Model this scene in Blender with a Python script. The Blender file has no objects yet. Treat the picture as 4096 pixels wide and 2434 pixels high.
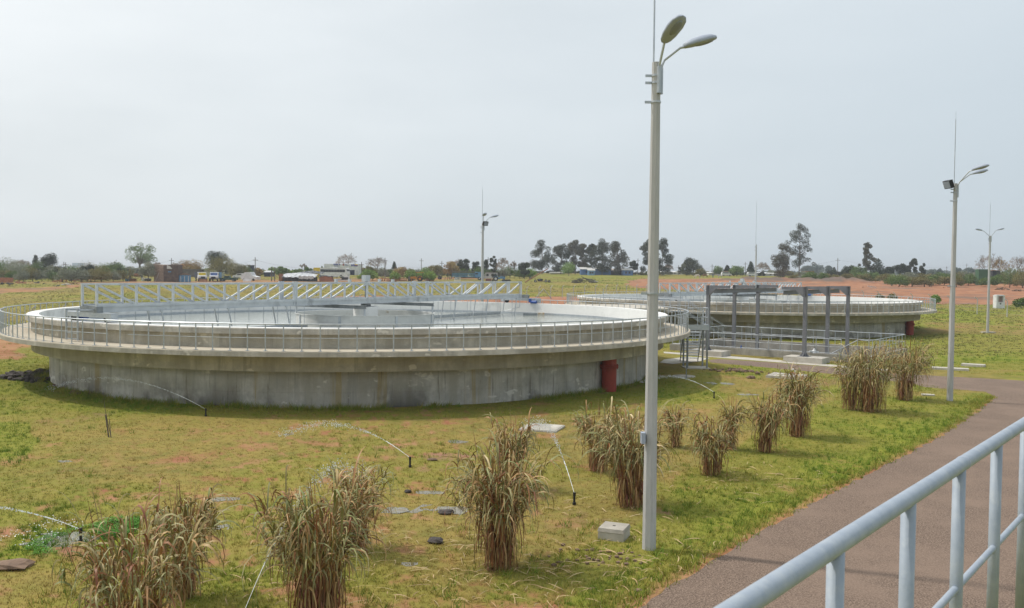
import bpy, math, random
import numpy as np
from mathutils import Vector, Matrix
random.seed(7); rng = np.random.default_rng(7)
S = bpy.context.scene; COL = S.collection
R = math.radians; PI = math.pi
# ------------------------------------------------------------------ camera
H = 5.54; FPX = 3514.0; H0 = 1095.0; ROLL = .0096; PITCH = math.atan((1217 - H0) / FPX)
_c, _s = math.cos(ROLL), math.sin(ROLL); _cp, _sp = math.cos(-PITCH), math.sin(-PITCH)
def _rot(v): return Vector((v[0], _cp * v[1] - _sp * v[2], _sp * v[1] + _cp * v[2]))
cam = bpy.data.cameras.new('camera'); camo = bpy.data.objects.new('camera', cam); COL.objects.link(camo)
_r, _u, _f = _rot((_c, 0, _s)), _rot((-_s, 0, _c)), _rot((0, 1, 0))
camo.matrix_world = Matrix(((_r.x, _u.x, -_f.x, 0), (_r.y, _u.y, -_f.y, 0), (_r.z, _u.z, -_f.z, H), (0, 0, 0, 1)))
cam.sensor_width = 36; cam.lens = FPX / 4096 * 36; cam.clip_start = .1; cam.clip_end = 9000
cam.dof.use_dof = True; cam.dof.focus_distance = 32; cam.dof.aperture_fstop = 8
S.camera = camo
# ------------------------------------------------------------------ light
SUN_EL = R(55); SUN_AZ = math.atan2(-.947, .32)          # azimuth from +Y towards +X
w = bpy.data.worlds.new('World'); S.world = w; w.use_nodes = True
nt = w.node_tree; bg = nt.nodes['Background']
sky = nt.nodes.new('ShaderNodeTexSky'); sky.sky_type = 'NISHITA'; sky.sun_disc = False
sky.sun_elevation = SUN_EL; sky.sun_rotation = SUN_AZ; sky.air_density = .8; sky.dust_density = 8.0; sky.ozone_density = 1.0
tc = nt.nodes.new('ShaderNodeTexCoord'); mp = nt.nodes.new('ShaderNodeMapping'); mp.inputs['Scale'].default_value = (1.2, 1.2, 4.5)
nz = nt.nodes.new('ShaderNodeTexNoise'); nz.inputs['Scale'].default_value = 2.2; nz.inputs['Detail'].default_value = 6
nt.links.new(tc.outputs['Generated'], mp.inputs[0]); nt.links.new(mp.outputs[0], nz.inputs['Vector'])
cr = nt.nodes.new('ShaderNodeValToRGB'); cr.color_ramp.elements[0].position = .3; cr.color_ramp.elements[1].position = .7
cr.color_ramp.elements[0].color = (6.2, 6.55, 6.65, 1); cr.color_ramp.elements[1].color = (7.4, 7.7, 7.75, 1)
nt.links.new(nz.outputs[0], cr.inputs[0])
dp = nt.nodes.new('ShaderNodeVectorMath'); dp.operation = 'DOT_PRODUCT'; nt.links.new(tc.outputs['Generated'], dp.inputs[0])
dp.inputs[1].default_value = (math.sin(SUN_AZ) * math.cos(SUN_EL), math.cos(SUN_AZ) * math.cos(SUN_EL), math.sin(SUN_EL))
dr_ = nt.nodes.new('ShaderNodeMapRange'); dr_.inputs[1].default_value = -.15; dr_.inputs[2].default_value = .75; nt.links.new(dp.outputs['Value'], dr_.inputs[0])
veil = nt.nodes.new('ShaderNodeMix'); veil.data_type = 'RGBA'; veil.inputs[6].default_value = (4.55, 5.3, 5.85, 1); nt.links.new(dr_.outputs[0], veil.inputs[0]); nt.links.new(cr.outputs[0], veil.inputs[7])
mxs = nt.nodes.new('ShaderNodeMix'); mxs.data_type = 'RGBA'; mxs.inputs[0].default_value = .86      # thin veil of high cloud
nt.links.new(sky.outputs[0], mxs.inputs[6]); nt.links.new(veil.outputs[2], mxs.inputs[7])
nt.links.new(mxs.outputs[2], bg.inputs[0]); bg.inputs[1].default_value = .12
sun = bpy.data.lights.new('sun', 'SUN'); sun.energy = 2.3; sun.angle = R(2.0); sun.color = (1, .95, .87)
so = bpy.data.objects.new('sun', sun); COL.objects.link(so)
sd = Vector((math.sin(SUN_AZ) * math.cos(SUN_EL), math.cos(SUN_AZ) * math.cos(SUN_EL), math.sin(SUN_EL)))
so.rotation_euler = sd.to_track_quat('Z', 'Y').to_euler()
S.view_settings.view_transform = 'Standard'; S.view_settings.look = 'None'; S.view_settings.gamma = 1; S.view_settings.use_curve_mapping = False
S.view_settings.exposure = 0.22
S.cycles.max_bounces = 5; S.cycles.diffuse_bounces = 3; S.cycles.glossy_bounces = 3; S.cycles.volume_bounces = 0
S.cycles.transparent_max_bounces = 8
# ------------------------------------------------------------------ helpers
def terr(y):
    y = np.asarray(y, float); a = (y - 95) / 9
    z = .0183 * 9 * np.logaddexp(0, np.clip(a, -50, 200))
    return np.where(z > 5.75, 5.75 + .15 * (1 - np.exp(-(z - 5.75) / .5)), z)
def ray(px, py):
    x, y = px - 2048, -(py - 1217)
    return _rot((_c * x - _s * y, FPX, _s * x + _c * y))
def P(px, py, D):                                          # the point seen at a photo pixel at depth D
    r = ray(px, py); return Vector((r.x / r.y * D, D, H + r.z / r.y * D))
def Z(px, py, z=0.0):                                      # ... on a level z
    r = ray(px, py); t = (z - H) / r.z; return Vector((r.x * t, r.y * t, z))
def G(px, py):                                             # ... on the terrain
    r = ray(px, py); k = r.z / r.y; lo, hi = 2.0, 640.0
    if H + k * hi - float(terr(hi)) > 0: return P(px, py, hi)
    for _ in range(50):
        m = (lo + hi) / 2
        if H + k * m - float(terr(m)) > 0: lo = m
        else: hi = m
    return Vector((r.x / r.y * lo, lo, float(terr(lo))))
def project(X, Y, Zc):
    d = np.stack([X, Y, Zc - H], -1); a = d @ np.array(_r); b = d @ np.array(_u); c = d @ np.array(_f)
    c = np.where(c < .05, .05, c); return 2048 + a / c * FPX, 1217 - b / c * FPX
def tag(o, label=None, cat=None, group=None, kind=None):
    for k, v in (('label', label), ('category', cat), ('group', group), ('kind', kind)):
        if v: o[k] = v
    return o
def thing(name, loc, label, cat, rz=0, group=None):
    o = bpy.data.objects.new(name, None); o.empty_display_size = .3; COL.objects.link(o)
    o.location = loc; o.rotation_euler = (0, 0, rz); return tag(o, label, cat, group)
def link(name, me, parent=None, loc=None, rot=None, kind=None):
    o = bpy.data.objects.new(name, me); COL.objects.link(o)
    if parent: o.parent = parent
    if loc is not None: o.location = loc
    if rot is not None: o.rotation_euler = rot
    if kind: o['kind'] = kind
    return o
class MB:
    def __init__(s, off=(0, 0, 0)): s.v = []; s.f = []; s.o = Vector(off)
    def add(s, vs, fs):
        n = len(s.v); s.v += [tuple(Vector(v) - s.o) for v in vs]; s.f += [tuple(i + n for i in f) for f in fs]; return s
    def box(s, c, d, rz=0, ry=0):
        M = Matrix.Rotation(rz, 3, 'Z') @ Matrix.Rotation(ry, 3, 'Y'); c = Vector(c)
        vs = [c + M @ Vector((x * d[0] / 2, y * d[1] / 2, z * d[2] / 2)) for x in (-1, 1) for y in (-1, 1) for z in (-1, 1)]
        return s.add(vs, [(0, 1, 3, 2), (4, 6, 7, 5), (0, 4, 5, 1), (2, 3, 7, 6), (0, 2, 6, 4), (1, 5, 7, 3)])
    def span(s, x0, x1, y0, y1, z0, z1): return s.box(((x0 + x1) / 2, (y0 + y1) / 2, (z0 + z1) / 2), (x1 - x0, y1 - y0, z1 - z0))
    def bar(s, a, b, wd, ht=None):
        a, b = Vector(a), Vector(b); ht = ht or wd; d = (b - a).normalized()
        q = Vector((0, 0, 1)).cross(d); q = q.normalized() if q.length > 1e-4 else Vector((1, 0, 0)); p = d.cross(q)
        vs = [e + q * (i * wd / 2) + p * (j * ht / 2) for e in (a, b) for i, j in ((-1, -1), (1, -1), (1, 1), (-1, 1))]
        return s.add(vs, [(3, 2, 1, 0), (4, 5, 6, 7), (0, 1, 5, 4), (1, 2, 6, 5), (2, 3, 7, 6), (3, 0, 4, 7)])
    def tube(s, pts, r, n=8, closed=False):
        pts = [Vector(p) for p in pts]; m = len(pts); rs = r if isinstance(r, (list, tuple)) else [r] * m
        vs = []
        for i, p in enumerate(pts):
            a = pts[(i - 1) % m] if (closed or i) else p; b = pts[(i + 1) % m] if (closed or i < m - 1) else p
            d = (b - a).normalized(); q = Vector((0, 0, 1)).cross(d)
            q = q.normalized() if q.length > 1e-3 else Vector((1, 0, 0)); u = d.cross(q)
            vs += [p + (q * math.cos(2 * PI * k / n) + u * math.sin(2 * PI * k / n)) * rs[i] for k in range(n)]
        fs = []
        for i in range(m if closed else m - 1):
            j = (i + 1) % m
            for k in range(n): k2 = (k + 1) % n; fs.append((i * n + k, i * n + k2, j * n + k2, j * n + k))
        if not closed: fs += [tuple(range(n))[::-1], tuple((m - 1) * n + k for k in range(n))]
        return s.add(vs, fs)
    def lathe(s, prof, n=96, c=(0, 0), close=True, a0=0, a1=2 * PI):
        full = abs(a1 - a0 - 2 * PI) < 1e-6; na = n if full else n + 1; m = len(prof); vs = []
        for i in range(na):
            a = a0 + (a1 - a0) * i / n
            vs += [(c[0] + r * math.cos(a), c[1] + r * math.sin(a), z) for r, z in prof]
        fs = []; mm = m if close else m - 1
        for i in range(n):
            j = (i + 1) % na
            for k in range(mm): k2 = (k + 1) % m; fs.append((i * m + k, j * m + k, j * m + k2, i * m + k2))
        return s.add(vs, fs)
    def blob(s, c, d, n=7, j=.25, seed=0):
        rr = random.Random(seed); vs = []; fs = []; rings = max(3, n // 2)
        vs.append((c[0], c[1], c[2] + d[2] * .5))
        for i in range(1, rings):
            t = PI * i / rings
            for k in range(n):
                q = 1 + rr.uniform(-j, j); a = 2 * PI * k / n
                vs.append((c[0] + d[0] / 2 * math.sin(t) * math.cos(a) * q, c[1] + d[1] / 2 * math.sin(t) * math.sin(a) * q, c[2] + d[2] / 2 * math.cos(t) * q))
        vs.append((c[0], c[1], c[2] - d[2] * .5)); L = len(vs) - 1
        for k in range(n):
            k2 = (k + 1) % n; fs.append((0, 1 + k, 1 + k2)); fs.append((L, L - n + k2, L - n + k))
            for i in range(rings - 2): a = 1 + i * n; fs.append((a + k, a + n + k, a + n + k2, a + k2))
        return s.add(vs, fs)
    def mesh(s, name, m=None, smooth=False):
        me = bpy.data.meshes.new(name); me.from_pydata(s.v, [], s.f); me.update()
        if m: me.materials.append(m)
        if smooth: me.shade_smooth()
        return me
    def build(s, name, m, parent=None, smooth=False, loc=None, rot=None, kind=None):
        return link(name, s.mesh(name, m, smooth), parent, loc, rot, kind)
def box_mesh(c, d, m): return MB().box(c, d).mesh('box', m)
# ------------------------------------------------------------------ materials
def mat(name, c1, c2=None, scale=3, rough=.8, metal=0, bump=0, bscale=None, stretch=None, detail=5, attr=None, ramp=(.35, .68), world=True, spec=.3, c3=None, s3=.3, r3=(.55, .7)):
    m = bpy.data.materials.new(name); m.use_nodes = True; N = m.node_tree; b = N.nodes['Principled BSDF']
    b.inputs['Roughness'].default_value = rough; b.inputs['Metallic'].default_value = metal; b.inputs['Specular IOR Level'].default_value = spec
    if c2 is None and not bump: b.inputs['Base Color'].default_value = (*c1, 1); return m
    if world: src = N.nodes.new('ShaderNodeNewGeometry').outputs['Position']
    else: src = N.nodes.new('ShaderNodeTexCoord').outputs['Object']
    if stretch:
        mpn = N.nodes.new('ShaderNodeMapping'); mpn.inputs['Scale'].default_value = stretch; N.links.new(src, mpn.inputs[0]); vec = mpn.outputs[0]
    else: vec = src
    if c2 is not None:
        if attr:
            fac = N.nodes.new('ShaderNodeAttribute'); fac.attribute_name = attr; fo = fac.outputs['Fac']
        else:
            t = N.nodes.new('ShaderNodeTexNoise'); t.inputs['Scale'].default_value = scale; t.inputs['Detail'].default_value = detail; t.inputs['Roughness'].default_value = .6
            N.links.new(vec, t.inputs['Vector']); fo = t.outputs[0]
        r = N.nodes.new('ShaderNodeValToRGB'); e = r.color_ramp.elements
        if attr:
            cols = [c1] + (c2 if isinstance(c2, list) else [c2])
            e[0].color = (*cols[0], 1); e[1].color = (*cols[-1], 1)
            for i in range(1, len(cols) - 1): q = e.new(i / (len(cols) - 1)); q.color = (*cols[i], 1)
        else:
            e[0].position, e[1].position = ramp; e[0].color = (*c1, 1); e[1].color = (*c2, 1)
        N.links.new(fo, r.inputs[0]); out = r.outputs[0]
        if c3 is not None:
            t3 = N.nodes.new('ShaderNodeTexNoise'); t3.inputs['Scale'].default_value = s3; t3.inputs['Detail'].default_value = 7; t3.inputs['Roughness'].default_value = .65
            N.links.new(vec if stretch else src, t3.inputs['Vector']); r4 = N.nodes.new('ShaderNodeMapRange'); r4.inputs[1].default_value, r4.inputs[2].default_value = r3
            N.links.new(t3.outputs[0], r4.inputs[0]); mx = N.nodes.new('ShaderNodeMix'); mx.data_type = 'RGBA'
            N.links.new(r4.outputs[0], mx.inputs[0]); N.links.new(out, mx.inputs[6]); mx.inputs[7].default_value = (*c3, 1); out = mx.outputs[2]
        N.links.new(out, b.inputs['Base Color'])
    else: b.inputs['Base Color'].default_value = (*c1, 1)
    if bump:
        t2 = N.nodes.new('ShaderNodeTexNoise'); t2.inputs['Scale'].default_value = bscale or scale * 4; t2.inputs['Detail'].default_value = 6
        N.links.new(src, t2.inputs['Vector']); bp = N.nodes.new('ShaderNodeBump'); bp.inputs['Strength'].default_value = bump; bp.inputs['Distance'].default_value = .02
        N.links.new(t2.outputs[0], bp.inputs['Height']); N.links.new(bp.outputs[0], b.inputs['Normal'])
    return m
M = {}
def concrete(name, base, streak, stain, yellow=True):
    m = bpy.data.materials.new(name); m.use_nodes = True; N = m.node_tree; b = N.nodes['Principled BSDF']; b.inputs['Roughness'].default_value = .88
    b.inputs['Specular IOR Level'].default_value = .2
    g = N.nodes.new('ShaderNodeNewGeometry').outputs['Position']
    def noise(scale, sc, det=6, lo=.35, hi=.7, off=0):
        mpn = N.nodes.new('ShaderNodeMapping'); mpn.inputs['Scale'].default_value = sc; mpn.inputs['Location'].default_value = (off, off * 1.3, 0); N.links.new(g, mpn.inputs[0])
        t = N.nodes.new('ShaderNodeTexNoise'); t.inputs['Scale'].default_value = scale; t.inputs['Detail'].default_value = det; t.inputs['Roughness'].default_value = .65
        N.links.new(mpn.outputs[0], t.inputs['Vector']); r = N.nodes.new('ShaderNodeMapRange'); r.inputs[1].default_value = lo; r.inputs[2].default_value = hi; N.links.new(t.outputs[0], r.inputs[0]); return r.outputs[0]
    def mix(fac, a, bcol, amt=1.0):
        mx = N.nodes.new('ShaderNodeMix'); mx.data_type = 'RGBA'
        q = N.nodes.new('ShaderNodeMath'); q.operation = 'MULTIPLY'; q.inputs[1].default_value = amt; N.links.new(fac, q.inputs[0]); N.links.new(q.outputs[0], mx.inputs[0])
        if isinstance(a, tuple): mx.inputs[6].default_value = (*a, 1)
        else: N.links.new(a, mx.inputs[6])
        mx.inputs[7].default_value = (*bcol, 1); return mx.outputs[2]
    dk = tuple(x * .72 for x in base)
    o = mix(noise(1.1, (1, 1, 1), lo=.4, hi=.6), base, dk)
    o = mix(noise(1.3, (1, 1, .10), lo=.46, hi=.6, off=7), o, streak, .6)
    o = mix(noise(.35, (1, 1, .5), lo=.5, hi=.56, off=13), o, stain, .5)
    o = mix(noise(3.5, (1, 1, .05), lo=.56, hi=.64, off=43), o, tuple(x * .55 for x in base), .6)
    if yellow: o = mix(noise(.8, (1, 1, .05), lo=.58, hi=.63, off=31), o, (.40, .30, .12), .6)
    if yellow: o = mix(noise(6, (1, 1, .06), lo=.6, hi=.68, off=51), o, (.17, .15, .12), .7)
    o = mix(noise(.9, (1, 1, 1.6), lo=.62, hi=.66, det=3, off=3), o, tuple(min(1, x * 1.3) for x in base), .7)
    o = mix(noise(30, (1, 1, 1), lo=.5, hi=.8), o, tuple(x * .5 for x in base), .35)
    N.links.new(o, b.inputs['Base Color'])
    t2 = N.nodes.new('ShaderNodeTexNoise'); t2.inputs['Scale'].default_value = 9; t2.inputs['Detail'].default_value = 8; N.links.new(g, t2.inputs['Vector'])
    bp = N.nodes.new('ShaderNodeBump'); bp.inputs['Strength'].default_value = .35; bp.inputs['Distance'].default_value = .03
    N.links.new(t2.outputs[0], bp.inputs['Height']); N.links.new(bp.outputs[0], b.inputs['Normal'])
    return m, N, g, b, mix, noise, o
M['conc_lo'], N_, g_, b_, mix_, noise_, o_ = concrete('rough_concrete', (.60, .58, .53), (.36, .33, .265), (.45, .425, .365))
# damp, sprinkler-wetted foot of the wall: a stain with its own shape, low on the wall
sep = N_.nodes.new('ShaderNodeSeparateXYZ'); N_.links.new(g_, sep.inputs[0])
mr = N_.nodes.new('ShaderNodeMapRange'); mr.inputs[1].default_value = .05; mr.inputs[2].default_value = 1.1; mr.inputs[3].default_value = .75; mr.inputs[4].default_value = .0
N_.links.new(sep.outputs[2], mr.inputs[0]); ad = N_.nodes.new('ShaderNodeMath'); ad.operation = 'MULTIPLY'
N_.links.new(mr.outputs[0], ad.inputs[0]); N_.links.new(noise_(.25, (1, 1, .8), lo=.5, hi=.58, off=22), ad.inputs[1])
N_.links.new(mix_(ad.outputs[0], o_, (.07, .065, .055)), b_.inputs['Base Color'])
M['conc_band'] = concrete('weathered_concrete', (.54, .50, .41), (.35, .315, .245), (.33, .295, .225), False)[0]
M['conc_edge'] = concrete('pale_concrete', (.56, .53, .475), (.33, .305, .26), (.31, .28, .235), False)[0]
M['conc_walk'] = mat('walkway_concrete', (.50, .45, .36), (.42, .37, .29), 1.5, .9, bump=.2)
M['conc_white'] = mat('white_washed_concrete', (.80, .80, .79), (.70, .70, .69), .6, .8, bump=.1, c3=(.5, .5, .48), s3=.5)
M['conc_pole'] = mat('pole_concrete', (.475, .475, .475), (.395, .395, .39), 2.5, .85, bump=.25, bscale=40, stretch=(3, 3, .5), c3=(.26, .25, .22), s3=1.2, r3=(.6, .75))
M['conc_slab'] = mat('slab_concrete', (.52, .49, .43), (.40, .37, .32), 2, .9, bump=.3, bscale=15)
M['galv'] = mat('galvanised_steel', (.40, .44, .48), (.52, .55, .58), 6, .42, .55, bump=.05, bscale=30, world=False, spec=.5)
M['galv_near'] = mat('galvanised_pipe', (.285, .335, .40), (.35, .40, .465), 9, .6, .15, bump=.06, bscale=50, spec=.5, c3=(.40, .44, .47), s3=16, r3=(.5, .8))
M['galv_beam'] = mat('galvanised_truss', (.50, .53, .56), (.62, .65, .67), 2.2, .5, .3, world=False, spec=.5, c3=(.36, .38, .40), s3=1.3)
M['dark_steel'] = mat('grey_painted_steel', (.17, .175, .19), (.215, .215, .23), 2, .55, .2, spec=.4)
M['beam_dark'] = mat('dull_galvanised_channel', (.20, .22, .23), (.32, .34, .35), 2.5, .5, .4)
M['black'] = mat('black_plastic', (.02, .02, .022), rough=.5)
M['rubber'] = mat('rubber', (.025, .025, .028), rough=.85)
M['blue'] = mat('blue_motor_paint', (.03, .09, .33), rough=.4)
M['red'] = mat('red_oxide_paint', (.36, .062, .045), (.27, .05, .035), 3, .55, bump=.05, c3=(.20, .05, .035), s3=1.0)
M['lamp'] = mat('lamp_housing', (.38, .43, .52), (.33, .37, .44), 5, .5, world=False)
M['lens'] = mat('lamp_lens', (.22, .25, .30), rough=.2, spec=.6)
M['white'] = mat('white_paint', (.78, .79, .80), (.66, .67, .68), 3, .5)
M['grey'] = mat('grey_box', (.50, .53, .54), rough=.5)
M['glass'] = mat('dark_glass', (.03, .035, .04), rough=.12, spec=.7)
def ramp_mat(name, cols, rough=.75, trans=0.0):
    m = mat(name, cols[0], list(cols[1:]), attr='tone', rough=rough, spec=.25)
    return m
M['reed'] = ramp_mat('dry_reed_leaf', [(.17, .055, .04), (.30, .14, .06), (.42, .27, .115), (.24, .20, .07), (.29, .27, .13), (.17, .20, .06), (.54, .42, .23)], .5)
M['reed_stem'] = ramp_mat('dry_reed_stem', [(.20, .075, .04), (.34, .16, .075), (.22, .13, .06), (.42, .26, .13)], .7)
M['turf'] = ramp_mat('lawn_blades', [(.33, .23, .075), (.35, .29, .065), (.30, .29, .05), (.21, .26, .035), (.12, .21, .02)], .8)
M['meadow'] = ramp_mat('meadow_grass', [(.27, .21, .095), (.21, .175, .07), (.165, .155, .055), (.12, .135, .035)], .8)
M['straw'] = ramp_mat('straw', [(.36, .25, .12), (.52, .40, .22), (.45, .3, .15)], .7)
M['clover'] = ramp_mat('clover', [(.04, .14, .015), (.08, .24, .02), (.12, .3, .03)], .7)
FOL = {'dark': [(.018, .028, .014), (.03, .045, .02), (.045, .062, .028)],
       'euc': [(.028, .04, .026), (.05, .062, .038), (.085, .09, .06)],
       'eucb': [(.045, .05, .03), (.08, .078, .045), (.12, .105, .065)],
       'green': [(.035, .06, .015), (.06, .095, .022), (.10, .14, .035)],
       'lime': [(.06, .10, .02), (.10, .16, .03), (.15, .21, .05)],
       'olive': [(.06, .06, .022), (.10, .09, .03), (.15, .13, .05)],
       'ochre': [(.12, .08, .03), (.18, .12, .045), (.22, .17, .07)],
       'grey': [(.09, .10, .075), (.13, .14, .10), (.18, .18, .14)],
       'bare': [(.12, .09, .075), (.17, .135, .11), (.22, .18, .15)],
       'blue': [(.05, .07, .065), (.07, .09, .085), (.09, .11, .10)]}  # bluish: distance haze mixed into the foliage colour of far trees
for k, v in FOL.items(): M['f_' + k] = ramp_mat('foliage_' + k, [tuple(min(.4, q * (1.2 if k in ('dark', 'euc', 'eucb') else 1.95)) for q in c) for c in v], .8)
M['bark'] = mat('bark', (.09, .07, .055), (.15, .125, .10), 2, .9)
M['bark_pale'] = mat('pale_bark', (.22, .19, .16), (.14, .12, .10), 2, .9)
# ------------------------------------------------------------------ ground colour map
NT = {}
def vnoise(x, y, s, seed=0):
    tab = NT.get(seed)
    if tab is None: tab = NT[seed] = np.random.RandomState(seed).rand(256, 256)
    x = x / s + 1000; y = y / s + 1000
    xi, yi = np.floor(x).astype(int), np.floor(y).astype(int); fx, fy = x - xi, y - yi; fx = fx * fx * (3 - 2 * fx); fy = fy * fy * (3 - 2 * fy)
    g = lambda a, b: tab[a % 256, b % 256]
    return (g(xi, yi) * (1 - fx) + g(xi + 1, yi) * fx) * (1 - fy) + (g(xi, yi + 1) * (1 - fx) + g(xi + 1, yi + 1) * fx) * fy
def fbm(x, y, s, seed=0): return sum(vnoise(x, y, s / 2 ** i, seed + i) * .5 ** (i + 1) for i in range(4)) / .9375
def inpoly(u, v, poly):
    ins = np.zeros(u.shape, bool); n = len(poly)
    for i in range(n):
        (x1, y1), (x2, y2) = poly[i], poly[(i + 1) % n]
        if y1 == y2: continue
        ins ^= ((y1 > v) != (y2 > v)) & (u < (x2 - x1) * (v - y1) / (y2 - y1) + x1)
    return ins
def wpoly(pl): return [tuple(G(*p)[:2]) for p in pl]
SOIL = [([(2500, 1136), (2560, 1117), (2900, 1115), (3000, 1112), (3440, 1119), (3500, 1126), (4300, 1138), (4300, 1222), (3760, 1218), (3600, 1204), (3200, 1180), (2700, 1160), (2530, 1152)], .95, .15),
        ([(1300, 1184), (1900, 1184), (2050, 1190), (2650, 1184), (2750, 1215), (2200, 1235), (1300, 1215)], 1.0, .1),
        ([(-500, 1335), (110, 1335), (120, 1440), (-500, 1400)], .8, .2),
        ([(-50, 1157), (150, 1152), (330, 1139), (330, 1147), (150, 1168), (-50, 1176)], .8, .2),
        ([(-50, 1126), (320, 1128), (330, 1140), (-50, 1140)], .55, .4),
        ([(900, 1122), (1400, 1114), (1850, 1110), (2050, 1113), (1500, 1127), (1380, 1130), (300, 1139), (300, 1130)], .75, .2),
        ([(3690, 1285), (4200, 1298), (4200, 1335), (3700, 1325)], .6, .5),
        ([(2900, 1470), (3400, 1508), (3350, 1540), (3050, 1560), (2900, 1500)], .55, .4)]
SOIL = [(wpoly(a), b, c) for a, b, c in SOIL]
GREEN = [([(-400, 1690), (130, 1690), (150, 1760), (60, 1860), (-400, 1900)], .7), ([(20, 2170), (60, 2120), (350, 2100), (560, 2080), (540, 2160), (380, 2210), (100, 2250), (-40, 2250)], 1.0),
         ([(1900, 2434), (1950, 2300), (2300, 2200), (2650, 2050), (2700, 1900), (3000, 1760), (3300, 1600), (3960, 1570), (3970, 1600), (2450, 2450)], .5),
         ([(3550, 1335), (4300, 1345), (4300, 1485), (3550, 1470)], .55), ([(-100, 1330), (300, 1400), (300, 1480), (-100, 1520)], .35),
         ([(250, 1560), (1300, 1635), (2400, 1590), (2600, 1515), (2860, 1490), (2900, 1590), (2500, 1660), (1400, 1680), (500, 1660)], .5)]
GREEN = [(wpoly(a), b) for a, b in GREEN]
PATH_L = [(2300, 2590), (2440, 2500), (2600, 2396), (2839, 2253), (3139, 2073), (3438, 1917), (3738, 1762), (3900, 1660), (3947, 1618), (3985, 1588)]
PL = np.array([G(*p)[:2] for p in PATH_L])
def polydist(x, y, pts):
    d = np.full(x.shape, 1e9)
    for (x1, y1), (x2, y2) in zip(pts[:-1], pts[1:]):
        dx, dy = x2 - x1, y2 - y1; t = np.clip(((x - x1) * dx + (y - y1) * dy) / (dx * dx + dy * dy), 0, 1)
        d = np.minimum(d, np.hypot(x - x1 - t * dx, y - y1 - t * dy))
    return d
def zones(x, y):
    jx = (fbm(x, y, 3.0, 3) - .5) * np.clip(y / 25, .4, 5); jy = (fbm(x, y, 3.0, 9) - .5) * np.clip(y / 25, .4, 5)
    n1 = fbm(x, y, 5.0, 20); n2 = fbm(x, y, 1.2, 40); n3 = fbm(x, y, 14, 60)
    soil = np.clip((n2 - .60) * 3.2, 0, .5) * (y < 70) * np.clip(1.4 - .05 * np.abs(x + 6), .25, 1)
    soil += np.clip((fbm(x, y, .35, 31) - .56) * 4, 0, .6) * (y < 40) * np.clip(1.2 - .12 * np.abs(x + 5), .2, 1)
    for pl, a, r in SOIL:
        k = inpoly(x + jx, y + jy, pl); soil = np.where(k, np.maximum(soil, a - r * n2 * 1.5), soil)
    d = polydist(x, y, PL); soil = np.maximum(soil, np.clip(.95 - d / .45, 0, 1) * (.6 + .4 * n2))
    gr = np.clip(.44 + (n1 - .5) * 2.2 + (n3 - .5) * 2.0 + (n2 - .5) * 1.2, 0, 1)
    gr = np.where(x < 1.5, gr * .8, gr) - .10 * (y > 70) * (x < 50)
    for pl, a in GREEN:
        k = inpoly(x + jx, y + jy, pl); gr = np.where(k, np.clip(gr * .6 + a, 0, 1), gr)
    gr = np.maximum(gr, np.clip(.9 - np.abs(d - .95) / .7, 0, .8) * (d < 2))
    return soil, gr
def relief(x, y):
    d = polydist(x, y, PL); a = np.clip(d / 3 - 1.2, 0, 1) * np.clip((44 - y) / 6, 0, 1) * (x < np.interp(y, PL[:, 1], PL[:, 0]))
    far = np.clip((y - 120) / 40, 0, 1)
    return (fbm(x, y, 4.0, 77) - .5) * .10 * a + (fbm(x, y, 12, 81) - .5) * .5 * far
# ground sheet: polar fan round the camera foot, fine where the camera looks
ang = np.concatenate([np.linspace(-180, -42, 24)[:-1], np.linspace(-42, 42, 520), np.linspace(42, 180, 24)[1:]])
ra = np.exp(np.linspace(math.log(.4), math.log(7000), 680))
A, RR = np.meshgrid(np.radians(ang), ra); GX, GY = RR * np.sin(A), RR * np.cos(A)
# mounds of tipped earth (real relief)
MOUNDS = [(3010, 1128, 16, 6, 1.9), (3090, 1130, 14, 6, 2.2), (3180, 1130, 12, 6, 1.8), (3260, 1132, 10, 6, 1.6), (3340, 1134, 13, 6, 3.0), (3400, 1134, 10, 5, 2.6), (3465, 1135, 5, 4, 1.6), (3510, 1127, 5, 4, 1.2), (2900, 1126, 16, 6, 1.2),
          (2700, 1128, 18, 6, 1.1), (2570, 1130, 12, 6, 1.0), (3600, 1140, 20, 5, 1.0), (3760, 1142, 20, 5, .9), (3900, 1146, 16, 5, 1.0), (4030, 1150, 14, 5, 1.5), (2950, 1150, 14, 4, .8), (3550, 1160, 16, 4, .7)]
MND = [(G(a, b), c, d, e * .42) for a, b, c, d, e in MOUNDS]
def height(x, y):
    z = terr(y) + relief(x, y)
    for (g, sx, sy, h) in MND:
        q = ((x - g.x) / sx) ** 2 + ((y - g.y - 3) / sy) ** 2
        z = z + h * np.exp(-q * 2.2) * (.2 + 1.6 * fbm(x, y, 3.0, 90)) * (q < 5)
    return z
GZ = height(GX, GY)
nr, na = GX.shape
me = bpy.data.meshes.new('ground'); V = np.stack([GX, GY, GZ], -1).reshape(-1, 3)
ii, jj = np.meshgrid(np.arange(nr - 1), np.arange(na - 1), indexing='ij'); q0 = (ii * na + jj).ravel()
F = np.stack([q0, q0 + na, q0 + na + 1, q0 + 1], -1)[:, ::-1]
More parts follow.
